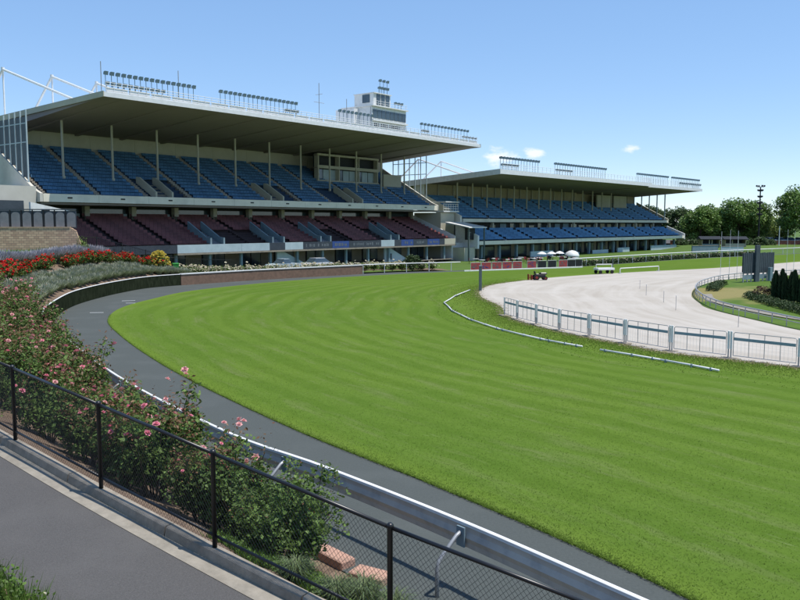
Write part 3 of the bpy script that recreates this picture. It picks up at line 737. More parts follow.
for x in (54.5, 62):
    MB().box(x, x+6, 9.5, 9.8, 9.2, 11.9).build('screen_wall', 'mat_cream', S2)
for k in range(14):
    x = 5.2+4.05*k
    MB().lathe([(.17,8.6),(.13,8.9),(.13,12.75),(.22,12.95)], (x,8.1,0), 8).build('column', 'mat_cream', S2, smooth=True)
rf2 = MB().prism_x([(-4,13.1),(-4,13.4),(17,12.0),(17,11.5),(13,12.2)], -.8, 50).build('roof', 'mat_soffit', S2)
MB().prism_x([(-4.06,13.05),(-4.06,13.7),(17,12.35),(17,12.03),(-4,13.43),(-4,13.05)], -.9, 50.1).build('roof_sheet', 'mat_whitesteel', rf2)
MB().prism_x([(-4.1,13.0),(-4.1,13.74),(17,12.4),(17,11.5)], -1.0, -.91).build('roof_edge', 'mat_white', rf2)
rf3 = MB().prism_x([(-3.2,13.0),(-3.2,13.2),(17,12.0),(17,11.4),(13,12.0)], 50.2, X2+.5).build('roof', 'mat_soffit', S2)
MB().prism_x([(-3.26,12.95),(-3.26,13.5),(17,12.3),(17,12.03),(-3.2,13.23),(-3.2,12.95)], 50.15, X2+.55).build('roof_sheet', 'mat_whitesteel', rf3)
railing([np.array((0,-3.8,13.65)), np.array((50,-3.8,13.65))], .9, rf2, 'mat_whitesteel', 'roof_railing', 1.2, 3, .03)
railing([np.array((48,-3.0,13.4)), np.array((X2+.3,-3.0,13.4))], 1.2, rf3, 'mat_whitesteel', 'roof_railing', 1.2, 4, .03)
lamps(S2, .3, 10.5, 14, -3.2, 13.6, LAMP); lamps(S2, .3, 4.2, 6, -3.5, 13.6, LAMP_LOW)
lamps(S2, 15.5, 32.5, 22, -3.2, 13.6, LAMP); lamps(S2, 15.5, 20, 6, -3.5, 13.6, LAMP_LOW)
lamps(S2, 46.5, 60.5, 18, -2.6, 13.5, LAMP); lamps(S2, 62.6, X2, 18, -2.6, 13.5, LAMP); lamps(S2, 66, X2, 12, -2.9, 13.5, LAMP_LOW)
for k in range(2):
    x = .4+4.05*k*1.4
    MB().path([(x,3,13.1),(x,12,16.0)], .12, 6).path([(x,12,16.0),(x,17,12.3)], .12, 6).path([(x,12,16.0),(x,12,12.5)], .09, 6).build('roof_tie_frame', 'mat_whitesteel', S2)
MB().prism_x([(4,6.2),(4,7.2),(12.2,11.1),(12.2,10.1),(6.2,6.2)], .55, .95).build('raked_end_wall', 'mat_fascia', S2)
MB().box(.4, .9, 11.2, 13, 9.8, 12.5).build('gable_wall', 'mat_white', S2)
MB().prism_x([(.1,2.4),(.1,4.3),(4.2,6.0),(4.2,2.4)], -.4, -.02).build('lower_end_wall', 'mat_white', S2)
MB().box(-3.0, -.42, .6, 4, 0, 2.6).build('end_porch', 'mat_cream', S2)
for k in range(5):
    MB().box(X2-.4, X2-.22, 4.5+k*1.8, 4.7+k*1.8, 7+k*.8, 13.0-k*.1).build('mullion', 'mat_paleblue', S2)
MB().prism_x([(3.9,6.2),(3.9,7.1),(11.4,10.9),(11.4,9.5),(6,6.2)], X2+.02, X2+.35).build('raked_end_wall', 'mat_cream', S2)
MB().prism_x([(.1,2.7),(.1,3.9),(4.2,5.6),(4.2,2.9)], X2+.02, X2+.35).build('lower_end_wall', 'mat_white', S2)
# ------------------------------------------------------------------ chain-link fence beside the path
fence = thing('chain_link_fence', 'black chain-link fence with round posts standing along the kerb of the asphalt path', 'fence')
FH = 1.25; posts = [np.array(p) for p in FP[1:11]]
for p in posts:
    q = MB().lathe([(.032,-.1),(.032,FH-.01),(.042,FH),(.042,FH+.03),(.02,FH+.05)], p, 10)
    q.build('post', 'mat_black', fence, smooth=True)
for a, b in zip(posts[:-1], posts[1:]):
    up = np.array((0,0,1.0))
    MB().tube(a+up*FH, b+up*FH, .024, 10).build('top_rail', 'mat_black', fence, smooth=True)
    MB().tube(a+up*.17, b+up*.17, .02, 8).build('bottom_rail', 'mat_black', fence, smooth=True)
    w = np.linalg.norm((b-a)[:2]); d = (b-a)/w; nrm = np.array((-d[1], d[0], 0)); h0, h1 = .06, FH-.01; hh = h1-h0; pitch = .062; q = MB()
    def P(x, z, o): return a+d*x+up*(h0+z)+nrm*o
    for fam in (1, -1):
        c = -hh*.85
        while c < w+hh*.85:
            # x = c + fam*.85*z (or from the right)
            x0, x1 = (c, c+.85*hh) if fam == 1 else (c+.85*hh, c)
            z0, z1 = 0, hh
            def clip(x0, z0, x1, z1):
                t0, t1 = 0, 1; dx = x1-x0
                for lim, s in ((0, 1), (w, -1)):
                    f0 = s*(x0-lim); f1 = s*(x1-lim)
                    if f0 < 0 and f1 < 0: return None
                    if f0 < 0: t0 = max(t0, f0/(f0-f1))
                    elif f1 < 0: t1 = min(t1, f0/(f0-f1))
                return (t0, t1) if t1 > t0+.01 else None
            t = clip(x0, z0, x1, z1)
            if t: q.tube(P(x0+(x1-x0)*t[0], hh*t[0], fam*.0025), P(x0+(x1-x0)*t[1], hh*t[1], fam*.0025), .0023, 3)
            c += pitch
    o = q.build('wire_mesh', 'mat_black', fence); o['kind'] = 'stuff'

# ------------------------------------------------------------------ outer running rail and walls
RC_ = [(13,-6),(9,2),(5.6,6.9),(3.2,10.05),(1,12.9),(-1.63,15.95),(-4.2,18.7),(-8.9,25.2),(-13.8,33.2),(-18.6,41.6),(-20.8,46.5),(-22.6,52.5),(-24,58.6),(-24.5,64.5),(-24.4,70),(-23.6,75.2),(-20.7,79.8)]
RC = [np.array((*p, 0)) for p in spline(RC_, 12)]
rail = thing('running_rail', 'white topped metal running rail on bent posts curving along the outside of the track', 'rail')
sec = walk(RC, 5.25, 1.35)
fineRC = walk(RC, .75, 1.35)
for k in range(len(sec)-1):
    pts = [q_[0] for q_ in fineRC[k*7:k*7+8]]
    if len(pts) < 2: continue
    pts = [p.copy() for p in pts]
    e = pts[-1]-pts[-2]; pts[-1] = pts[-1]-e/np.linalg.norm(e)*.006
    MB().sweep(pts, [(-.05,1.075),(-.04,1.105),(-.02,1.118),(.02,1.118),(.042,1.105),(.045,1.08),(.05,1.06),(-.04,1.06)]).build('rail_cap', 'mat_white', rail, smooth=False)
    if pts[0][1] < 38:
        MB().sweep(pts, [(-.01,1.06),(.03,1.06),(.035,.97),(.075,.88),(.035,.79),(.03,.70),(.012,.70),(.015,.79),(.055,.88),(.015,.97)]).build('rail_panel', 'mat_alu', rail)
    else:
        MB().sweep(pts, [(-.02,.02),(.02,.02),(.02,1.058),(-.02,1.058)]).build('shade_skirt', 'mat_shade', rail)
for p, d in sec:
    d = d[:2]/np.linalg.norm(d[:2]); l = np.array((-d[1], d[0], 0)); up = np.array((0,0,1.))
    po = MB().path([p+l*.62-up*.1, p+l*.62+up*.45, p+l*.58+up*.6, p+l*.2+up*.92, p+l*.07+up*.98], .034, 8).build('post', 'mat_galv', rail, smooth=True)
    dd = np.array((d[0], d[1], 0))
    c = p+l*.085; v = [c+dd*x+l*y+up*z for x in (-.09,.09) for y in (0,.03) for z in (.72,1.05)]
    MB().add(v, [(0,1,3,2),(4,6,7,5),(0,4,5,1),(2,3,7,6),(1,5,7,3),(0,2,6,4)]).build('bracket', 'mat_bluegrey', po)
# low brown brick wall with pale coping in front of the large stand
RE = sec[-1][0]
WC = [np.array(p) for p in spline([(RE[0],RE[1],0),(-16.2,84.9,0),(-12.3,88.9,0),(-8.3,92.7,0),(-4.6,96.2,0)], 6)]
bw = thing('brick_wall', 'low brown brick wall with pale coping curving between turf and large stand', 'wall')
MB().sweep(WC, [(-.1,-.1),(.12,-.1),(.12,1.05),(-.1,1.05)]).build('brickwork', 'mat_brick', bw)
MB().sweep(WC, [(-.16,1.052),(.18,1.052),(.18,1.16),(-.16,1.16)]).build('coping', 'mat_white', bw)
def open_rail(name, label, pts, h, step, m='mat_white', r=.05, mid=False, cat='rail'):
    t = thing(name, label, cat)
    P_ = [np.array(p, float) for p in spline(pts, 6)]
    MB().path([p+np.array((0,0,h)) for p in P_], r, 8).build('top_bar', m, t, smooth=True)
    if mid: MB().path([p+np.array((0,0,h*.55)) for p in P_], r*.6, 6).build('mid_bar', m, t, smooth=True)
    for p, _ in walk(P_, step, .05): MB().tube(p-np.array((0,0,.1)), p+np.array((0,0,h)), r*.7, 6).build('post', m, t)
    return t
open_rail('open_rail', 'white single bar rail before the flower bed at the end of the brick wall', [(-4.5,96.4,0),(0,99.6,0),(7.8,103.4,0)], 1.1, 3.2, r=.06)
open_rail('open_rail', 'long white rail above the low hedge beyond the red and black banner barriers', [(23.4,111.6,0),(31,119,0),(53,141.3,0),(83,165.4,0),(140,214,0)], 1.15, 4.5, r=.07)
open_rail('open_rail', 'low pale rail bending round the infield lawn at the sand', [(27,34.5,.05),(23.9,40.5,.05),(22.8,44.7,.05),(22.4,49.4,.05),(22.1,54.5,.05),(22.9,60,.05),(24.7,66.6,.05),(27.1,72.6,.05),(29.5,77.2,.05),(34.1,84,.05),(40.3,89.6,.05),(49.3,95.1,.05),(66,109.4,.05)], .62, 1.6, 'mat_galv', r=.045, mid=True)
# ------------------------------------------------------------------ plants
def foliage_pts(rng, n, clumps, rad, spread):
    wgt = rng.uniform(.2,1.6,len(clumps)); c = clumps[rng.choice(len(clumps), n, p=wgt/wgt.sum())]
    d = rng.normal(size=(n,3)); d /= np.linalg.norm(d,axis=1)[:,None]
    return c+d*(spread*rng.uniform(.3,1,n)**.6)[:,None]
def bloom_mesh(P, r, rng, m, name='blooms'):
    V = []; F = []
    for p in P:
        rr = r*rng.uniform(.7,1.25); tilt = Matrix.Rotation(rng.uniform(-.7,.7),3,'X') @ Matrix.Rotation(rng.uniform(-.7,.7),3,'Y')
        for ring, (k, rad, h) in enumerate(((6,1.0,.15),(5,.7,.45),(3,.4,.65))):
            for j in range(k):
                a = 2*math.pi*(j+.3*ring)/k; da = math.pi/k*1.15
                q = [Vector((0,0,0)), Vector((math.cos(a-da)*rad*.75, math.sin(a-da)*rad*.75, h)), Vector((math.cos(a)*rad, math.sin(a)*rad, h+.08)), Vector((math.cos(a+da)*rad*.75, math.sin(a+da)*rad*.75, h))]
                o = len(V); V += [tuple(Vector(p)+tilt@(w*rr)) for w in q]; F.append((o,o+1,o+2,o+3))
    return np_mesh(name, np.array(V), np.array(F), m)
def rose_variant(seed, h=1.35, r=.62, nleaf=2600, leaf=.075, nb=16, shoots=260, bloom='mat_pink', br=.06, stems=9):
    rng = np.random.default_rng(seed); parts = {}
    tips = []; st = MB()
    for k in range(stems):
        a = rng.uniform(0, 6.28); rr = r*rng.uniform(.25,1.0)
        tip = np.array((math.cos(a)*rr, math.sin(a)*rr, h*rng.uniform(.62,1.05)))
        mid = tip*np.array((.55,.55,.5))
        st.path([(math.cos(a)*.06, math.sin(a)*.06, -.12), tuple(mid), tuple(tip)], [.017,.012,.006], 5); tips.append(tip)
        for _ in range(2):
            a2 = a+rng.uniform(-.9,.9); t2 = mid+np.array((math.cos(a2)*.3, math.sin(a2)*.3, h*rng.uniform(.15,.4)))
            st.path([tuple(mid), tuple(t2)], [.01,.005], 4); tips.append(t2)
    parts['stems'] = st.mesh('stems', 'mat_stem')
    C = []
    for t in tips:
        C.append(t)
        for _ in range(3): C.append(t*rng.uniform(.45,.95)+rng.normal(size=3)*.13)
    C = np.array(C); C[:,2] = np.clip(C[:,2], .18, None)
    v, f = leaf_arrays(foliage_pts(rng, nleaf, C, r, .2), leaf, rng, .45, .62, .5)
    parts['foliage'] = np_mesh('foliage', v, f, 'mat_roseleaf')
    if shoots:
        T = np.array(tips)+np.array((0,0,.1)); v, f = leaf_arrays(T[rng.integers(0,len(T),shoots)]+rng.normal(size=(shoots,3))*np.array((.09,.09,.12)), leaf*.9, rng, .6, .4)
        parts['new_shoots'] = np_mesh('new_shoots', v, f, 'mat_roseshoot')
    if nb:
        T = np.array(tips); idx = rng.integers(0, len(T), nb)
        parts['blooms'] = bloom_mesh(T[idx]+rng.normal(size=(nb,3))*.12+np.array((0,0,.12)), br, rng, bloom)
    return parts
def plant(name, parts, label, cat, loc, rz, s, group):
    t = thing(name, label, cat, loc, rz, group); t.scale = (s,s,s) if not isinstance(s, tuple) else s
    for k, me in parts.items(): 
        o = inst(k, me, t)
        if k != 'stems': o['kind'] = 'stuff'
    return t
prng = random.Random(11)
pink = [rose_variant(20+i, h=1.6, r=.78, nleaf=3400, leaf=.08, nb=9+2*i, br=.062, shoots=(380,520,700,420)[i], bloom=('mat_pink','mat_palepink','mat_pink','mat_palepink')[i]) for i in range(4)]
green = [rose_variant(40+i, h=1.45, r=.8, nleaf=5200, leaf=.072, nb=1, shoots=60) for i in range(2)]
# hand-placed by station along the bed (st), fraction from track edge to fence (f), size
PL = ['green leaved rose bush with bright pink blooms in the bed along the black fence','rose bush with pale pink blooms in the bed along the black fence','rose bush with many red brown shoots and bright pink blooms along the black fence','fuller rose bush with many pale pink blooms in the bed along the black fence']
PG = ['bright pink rose bushes','pale pink rose bushes','rose bushes with red brown shoots','rose bushes with many pale blooms']
roses = []
st = 4.1
while st < 9.9:
    step = (.42 if st < 7 else .22 if st < 8 else .155)
    for f in ((.3,.5) if st < 4.6 else (.14,.36,.57) if st < 7.4 else (.12,.3,.5,.7)):
        if f > .5 and st < 7.4 and prng.random() < .35: continue
        roses.append((st+prng.uniform(-.12,.12)*(1 if st < 7 else .4), f+prng.uniform(-.07,.07), prng.uniform(.88,1.18)))
    st += step
for i, (st, f, s) in enumerate(roses):
    if st < 4.75:
        plant('rose_bush', green[i % 2], 'dense dark green rose bush with hardly any bloom behind the black fence', 'rose bush', bank(st, f), prng.uniform(0,6.28), s*.86, 'green rose bushes at the low end of the bed')
    else:
        vi = prng.randrange(4); plant('rose_bush', pink[vi], PL[vi], 'rose bush', bank(st, f), prng.uniform(0,6.28), s*(.8 if st < 6.8 and f < .25 else .88 if st < 5.3 else 1.0 if f > .25 else 1.2), PG[vi])
redv = [rose_variant(60+i, h=1.0, r=.55, nleaf=900, leaf=.12, nb=26, shoots=60, bloom='mat_red', br=.11) for i in range(2)]
st = 9.95; k = 0
while st < 16.6:
    for f in ((.42,.54) if st < 12 else (.5,)):
        if prng.random() < .97:
            plant('rose_bush', redv[k % 2], 'red flowering rose bush between the two lavender rows', 'rose bush', bank(st+prng.uniform(-.05,.05), f+prng.uniform(-.05,.05)), prng.uniform(0,6.28), prng.uniform(.85,1.15), 'red rose bushes on the bank'); k += 1
    st += .2
whitev = [rose_variant(70+i, h=.75, r=.55, nleaf=500, leaf=.14, nb=34, shoots=0, bloom='mat_whiterose', br=.1) for i in range(2)]
st = 17.2; k = 0
while st < 20.9:
    for f in (.25, .8):
        plant('rose_bush', whitev[k % 2], 'low white flowering rose bush behind the brick wall', 'rose bush', bank(st, f), prng.uniform(0,6.28), prng.uniform(.8,1.2), 'white rose bushes behind the brick wall'); k += 1
    st += .155
def lavender(seed, m=420, lm='mat_lavleaf'):
    rng = np.random.default_rng(seed); n = 1500
    a = rng.uniform(0, 6.28, n); rr = .5*np.sqrt(rng.uniform(0,1,n)); base = np.stack([np.cos(a)*rr*.5, np.sin(a)*rr*.5, rng.uniform(0,.1,n)],1)
    tip = np.stack([np.cos(a)*rr*1.3, np.sin(a)*rr*1.3, .62-.5*rr**2*1.6+rng.uniform(-.1,.1,n)],1)
    side = np.stack([-np.sin(a), np.cos(a), np.zeros(n)],1)*.02
    v = np.stack([base-side, base+side, tip],1).reshape(-1,3)
    p = {'leaf_mound': np_mesh('leaf_mound', v, np.arange(3*n).reshape(-1,3), lm)}
    sel = rng.integers(0, n, m); t = tip[sel]; dirn = (tip-base)[sel]; dirn /= np.linalg.norm(dirn,axis=1)[:,None]
    fm = 'mat_lavgrey' if lm == 'mat_lavgreen' else 'mat_lavflower'
    v = np.stack([t-side[sel]*1.1-dirn*.05, t+side[sel]*1.1-dirn*.05, t+dirn*.2],1).reshape(-1,3)
    p['flower_spikes'] = np_mesh('flower_spikes', v, np.arange(3*m).reshape(-1,3), fm)
    return p
lav = [lavender(80+i, 120, 'mat_lavgreen') for i in range(2)]; lavp = [lavender(84+i, 380) for i in range(2)]
for row, (s0, s1, f, sz, lab) in enumerate(((10.3,17.0,.09,1.0,'grey green lavender plant in the row behind the white rail cap'),(10.6,16.9,.2,1.0,'grey green lavender plant in the row behind the white rail cap'),
                                  (10.2,15.6,.31,.95,'grey green lavender plant in the row behind the white rail cap'),
                                  (10.4,14.8,.7,1.5,'purple grey lavender plant in the upper row below the grass strip'))):
    st = s0; k = 0
    while st < s1:
        plant('lavender', (lav if row < 3 else lavp)[k % 2], lab, 'lavender', bank(st, f+prng.uniform(-.02,.02)), prng.uniform(0,6.28), sz*prng.uniform(.9,1.1), 'lavender plants along the rail' if row < 3 else 'lavender plants on the upper bank'); k += 1
        st += .155 if st < 15 else .3
def leafy(seed, n, rx, rz_, leaf, m, shape='ball', clump=26, core=True):
    rng = np.random.default_rng(seed)
    u = rng.normal(size=(clump,3)); u /= np.linalg.norm(u,axis=1)[:,None]; C = u*(rng.uniform(.35,.8,clump)**.5)[:,None]
    if shape == 'ball': C[:,2] = np.abs(C[:,2])*.9+.12
    C = C*np.array((rx,rx,rz_))
    P = foliage_pts(rng, n, C, 1, .33*rx); P[:,2] = np.clip(P[:,2], .02, None)
    v, f = leaf_arrays(P, leaf, rng, .4, .65); return np_mesh('foliage', v, f, m)
ys = thing('flowering_bush', 'round bush covered in pale yellow flowers at the end of the red roses', 'bush', (-24.5,81.3,1.45))
inst('foliage', leafy(90, 900, .95, 1.6, .16, 'mat_treeleaf_light'), ys)['kind'] = 'stuff'
rg = np.random.default_rng(91); uu = rg.normal(size=(150,3)); uu /= np.linalg.norm(uu,axis=1)[:,None]; uu[:,2] = np.abs(uu[:,2])
inst('blooms', bloom_mesh(uu*np.array((1.05,1.05,1.5))+np.array((0,0,.3)), .17, rg, 'mat_yellow'), ys)['kind'] = 'stuff'
hs = leafy(92, 1800, 1.5, 1.7, .2, 'mat_hedge')
t = thing('round_shrub', 'broad dark clipped shrub among white roses before the far end of the large stand', 'shrub', (1.6,102.6,.2)); inst('foliage', hs, t)['kind'] = 'stuff'
t = thing('round_shrub', 'bright green shrub at the right end of the tan block wall', 'shrub', (-28.9,72.6,3.4)); t.scale = (.55,.55,.9); inst('foliage', leafy(93, 900, 1.3, 1.6, .2, 'mat_treeleaf_light'), t)['kind'] = 'stuff'
t = thing('round_shrub', 'brownish loose shrub beside the black iron fence', 'shrub', (-27.9,79.2,2.3)); t.scale = (1.0,1.0,.8); inst('foliage', leafy(94, 900, 1.3, 1.6, .2, 'mat_redshrub'), t)['kind'] = 'stuff'
hedge_me = leafy(95, 1100, 1.0, .8, .15, 'mat_hedge')
HC = spline([(24.5,113.2,0),(31,120.2,0),(53,142.4,0),(70,156.5,0)], 8)
hk = 0
for p, d in walk(HC, 1.5):
    t = thing('low_hedge_plant', 'low flowering hedge plant under the long white rail', 'hedge', (p[0],p[1],-.1), prng.uniform(0,6), 'low hedge under the long white rail')
    inst('foliage', hedge_me, t)['kind'] = 'stuff'
    if hk % 2 == 0: inst('blooms', whitev[0]['blooms'], t)['kind'] = 'stuff'
    hk += 1
# grass strip under the block wall, weeds and tussocks at the low end of the bed, verge corner
rng = np.random.default_rng(5)
def scatter_bank(n, s0, s1, f0, f1):
    return np.array([bank(rng.uniform(s0,s1), rng.uniform(f0,f1)) for _ in range(n)])
v, f = blades(scatter_bank(9000, 9.9, 14.9, .8, 1.0), .32, .05, rng, .5); tag(inst('long_grass', np_mesh('long_grass', v, f, 'mat_weed')), 'bright long grass strip below the tan block wall', 'grass', kind='stuff')
v, f = blades(scatter_bank(13000, 2.2, 4.3, .22, .85), .15, .018, rng, .8); tag(inst('ground_cover', np_mesh('ground_cover', v, f, 'mat_weed')), 'patchy green weeds and grass on the soil behind the fence', 'ground cover', kind='stuff')
vv, ff = leaf_arrays(scatter_bank(5000, 2.6, 4.25, .25, .85)+np.stack([np.zeros(5000),np.zeros(5000),rng.uniform(.02,.16,5000)],1), .05, rng, .8, .7)
tag(inst('ground_cover', np_mesh('ground_cover', vv, ff, 'mat_weed')), 'small broad leaved weeds on the soil behind the fence', 'ground cover', kind='stuff')
def tussock(seed, n=420, h=.42, m='mat_tussock'):
    rg = np.random.default_rng(seed); a = rg.uniform(0,6.28,n); l = rg.uniform(.1,.45,n); H = h*rg.uniform(.5,1.1,n)
    b = np.stack([np.cos(a)*.06, np.sin(a)*.06, np.zeros(n)],1); mid = np.stack([np.cos(a)*l*.5, np.sin(a)*l*.5, H*.8],1); tip = np.stack([np.cos(a)*l, np.sin(a)*l, H*.75],1)
    sd_ = np.stack([-np.sin(a), np.cos(a), np.zeros(n)],1)*.007
    v = np.stack([b-sd_, b+sd_, mid+sd_*.8, mid-sd_*.8, tip],1).reshape(-1,3)
    f = np.concatenate([np.arange(n)[:,None]*5+np.array([[0,1,2]]), np.arange(n)[:,None]*5+np.array([[0,2,3]]), np.arange(n)[:,None]*5+np.array([[3,2,4]])],0)
    return np_mesh('leaf_tuft', v, f, m)
tus = [tussock(100), tussock(101, 360, .5)]
for k, (st, f, s) in enumerate(((3.45,.5,1.0),(3.3,.7,1.1),(3.2,.36,.9),(3.2,.58,1.15),(3.05,.42,1.0),(2.9,.62,1.1),(3.65,.8,.9),(2.7,.45,1.0),(3.4,.8,.9))):
    t = thing('grass_tussock', 'grey green grass tussock on the bank behind the black fence', 'grass tussock', bank(st, f), k*1.3, 'grass tussocks behind the fence'); t.scale = (s,s,s)
    inst('leaf_tuft', tus[k % 2], t)['kind'] = 'stuff'
# verge plants at the near side of the path
vp = []
off = offset_curve(FC, 0, 0)
for i in range(9000):
    k = rng.uniform(3.2, 8.6)*8; a = int(k); p = FC[a]; d = FC[a+1]-FC[a]; d = d[:2]/np.linalg.norm(d[:2]); l = 2.1+rng.gamma(1.4,.35); q = p[:2]+np.array((-d[1], d[0]))*l+d*rng.uniform(-.15,.15)
    vp.append((q[0], q[1], p[2]-.13+(l-2.1)*(4.2-p[2])/7.4))
vp = np.array(vp)
v, f = blades(vp, .26, .02, rng, .7); tag(inst('verge_grass', np_mesh('verge_grass', v, f, 'mat_weed')), 'bright green grass and weeds edging the near side of the asphalt path', 'grass', kind='stuff')
pp = vp[rng.integers(0,len(vp),5000)]+np.stack([np.zeros(5000),np.zeros(5000),rng.uniform(.05,.3,5000)],1)
v, f = leaf_arrays(pp, .06, rng, .8, .6); tag(inst('verge_weed', np_mesh('verge_weed', v, f, 'mat_weed')), 'leafy low weeds edging the near side of the asphalt path', 'weeds', kind='stuff')
tag(inst('daisy_flowers', bloom_mesh(vp[rng.integers(0,len(vp),45)]+np.array((0,0,.27)), .022, rng, 'mat_whiterose')), 'tiny white flowers above the weeds beside the path', 'flowers', kind='stuff')
# turf blades: fringe along the edge and the nearer part of the track
TP = []
Earr = np.array(E); Iarr = np.array(I)
for i in range(230000):
    k = rng.uniform(1.6, 8.5)*10; a = int(k); q = k-a; e = Earr[a]*(1-q)+Earr[a+1]*q; n_ = Iarr[a]*(1-q)+Iarr[a+1]*q; dv = n_-e; L_ = np.linalg.norm(dv)
    if i % 6 == 0: l = abs(rng.normal(0,.12))-.06
    else: l = rng.uniform(0, 1)**1.6*14
    p = e+dv/L_*l
    if 8 < p[1] < 8+rng.exponential(16)+4: TP.append((p[0], p[1], .025))
TP = np.array(TP)
v, f = blades(TP, .03, .014, rng, 2.4); tag(inst('turf_grass', np_mesh('turf_grass', v, f, 'mat_grassblade')), 'short dense green grass of the track', 'grass', kind='stuff')

RP = []; DP = []
for i in range(60000):
    k = rng.uniform(2.2, 13.5)*10; a = int(k); q = k-a; e = Earr[a]*(1-q)+Earr[a+1]*q; n_ = Iarr[a]*(1-q)+Iarr[a+1]*q; dv = (e-n_)/np.linalg.norm(e-n_)
    if i % 3 == 0: continue
    if i % 4: p = n_+dv*min(4.5, rng.gamma(1.6,.8)); RP.append((p[0],p[1],.03))
    else: p = n_+dv*(rng.normal(.12,.22)+.15*math.sin(k*2.3)); DP.append((p[0],p[1],.04))
v, f = blades(np.array(RP), .05, .035, rng, 2.6); tag(inst('rough_grass', np_mesh('rough_grass', v, f, 'mat_roughgrass')), 'longer brighter grass strip between the white rail lengths and the sand', 'grass', kind='stuff')
v, f = blades(np.array(DP), .04, .04, rng, 3); tag(inst('dry_grass', np_mesh('dry_grass', v, f, 'mat_drygrass')), 'dry straw coloured grass fringe along the sand edge', 'dry grass', kind='stuff')

# ------------------------------------------------------------------ trees
def tree_mesh(seed, h, r, nl, leaf, m, low=.1):
    rng = np.random.default_rng(seed); tr = MB()
    tr.path([(0,0,-.3),(.1,.05,h*.2),(-.1,.1,h*.45),(.1,0,h*.8)], [h*.028,h*.022,h*.014,h*.004], 8)
    C = []
    for k in range(11):
        a = k*2.4+rng.uniform(-.4,.4); z0 = h*(.18+.045*k); rr = r*rng.uniform(.55,.95)*(1-.35*k/11); z1 = min(h*.93, z0+h*rng.uniform(.18,.34))
        e = np.array((math.cos(a)*rr, math.sin(a)*rr, z1)); mid = np.array((math.cos(a)*rr*.45, math.sin(a)*rr*.45, z0+(z1-z0)*.65))
        tr.path([(0,0,z0), tuple(mid), tuple(e)], [h*.011,h*.007,h*.002], 5); C += [e, (e+mid)/2]
    for _ in range(34):
        u = rng.normal(size=3); u /= np.linalg.norm(u); z = h*(low+1)/2+u[2]*h*(1-low)/2*.86
        C.append(np.array((u[0]*r*.8, u[1]*r*.8, z)))
    C.append(np.array((0,0,h*.93))); C = np.array(C)
    n = rng.uniform(.6,1.25,len(C)); idx = rng.choice(len(C), nl, p=n/n.sum())
    d = rng.normal(size=(nl,3)); d /= np.linalg.norm(d,axis=1)[:,None]
    P = C[idx]+d*(r*.34*n[idx]*rng.uniform(.15,1,nl)**.5)[:,None]*np.array((1,1,.8))
    v, f = leaf_arrays(P, leaf, rng, .5, .7); return {'trunk': tr.mesh('trunk','mat_bark',True), 'crown': np_mesh('crown', v, f, m)}
def tree(parts, label, loc, s, rz, group=None):
    t = thing('tree', label, 'tree', loc, rz, group); t.scale = tuple(q*.88 for q in (s if isinstance(s, tuple) else (s,s,s)))
    for k, me in parts.items():
        o = inst(k, me, t)
        if k == 'crown': o['kind'] = 'stuff'
    return t
TA = tree_mesh(201, 12, 5.6, 9500, .62, 'mat_treeleaf'); TB = tree_mesh(202, 14.5, 6.8, 12000, .62, 'mat_treeleaf'); TD = tree_mesh(203, 12.5, 6.8, 11000, .7, 'mat_treeleaf_dark')
TE = tree_mesh(204, 17.5, 9.2, 17000, .62, 'mat_treeleaf', .12); TL = tree_mesh(205, 11, 5.4, 8000, .6, 'mat_treeleaf_light')
tree(TA, 'mid green tree with a domed crown beside the low kiosks', (80.5,215,0), 1.0, 0)
tree(TB, 'tall bushy green tree over the brick wall next to the dark light tower', (91,216,0), 1.0, 1)
tree(TA, 'green tree squeezed between the domed tree and the tall bushy one', (86.5,224,0), 1.05, 2)
tree(TB, 'narrower green tree directly behind the dark light tower', (96.5,219,0), (.72,.72,.95), 3)
tree(TE, 'largest green tree spreading over the parked cars', (107.5,213,0), 1.0, 0.5)
tree(TL, 'pale yellow green tree further back between the big tree and the light tower', (108,240,0), 1.0, 0)
tree(TL, 'pale yellow green tree standing behind the largest tree', (116,245,0), 1.05, 2)
for k, (x, y, s) in enumerate(((60,262,.95),(69,255,.98),(77,250,1.0),(86,247,.95),(95,246,.9),(124,235,1.1),(135,238,1.2),(50,275,.9),(102,262,.9),(118,268,1.0))):
    tree(TD, 'dark evergreen tree in the belt behind the stand and lawn', (x,y,0), s, k*1.1, 'dark trees in the rear belt')
db = leafy(98, 1600, 1.6, 1.9, .3, 'mat_treeleaf_dark')
for k, (x, y, s) in enumerate(((84,205,1.1),(87,204.5,1.25),(89.5,205,1.1),(92,204.3,1.3),(94.5,205,1.0),(75,205,1.0),(110,205,1.0),(72,204.6,1.2))):
    t = thing('dark_shrub', 'dense dark shrub in front of the red brown brick wall', 'shrub', (x,y,.35), k, 'dark shrubs before the far brick wall'); t.scale = (s,s,s); inst('foliage', db, t)['kind'] = 'stuff'
cyp_rng = np.random.default_rng(301); n = 2600; hh_ = cyp_rng.uniform(0,1,n)**.8; a = cyp_rng.uniform(0,6.28,n); rr_ = (.38*(1-hh_**2.2)+.05)*(.75+.25*np.sin(a*7+hh_*4))*cyp_rng.uniform(.75,1.05,n)
Pc = np.stack([np.cos(a)*rr_, np.sin(a)*rr_, .05+hh_*2.1],1); ang = a+cyp_rng.normal(0,.4,n)
sdv = np.stack([-np.sin(ang), np.cos(ang), np.zeros(n)],1)*.035; upv = np.stack([np.cos(a)*.04, np.sin(a)*.04, np.full(n,.17)],1)
CYP = np_mesh('foliage', np.stack([Pc-sdv, Pc+sdv, Pc+upv],1).reshape(-1,3), np.arange(3*n).reshape(-1,3), 'mat_cypress')
CYT = MB().path([(0,0,-.2),(0,0,.5),(0,0,1.7)], [.05,.045,.01], 6).mesh('trunk', 'mat_bark')
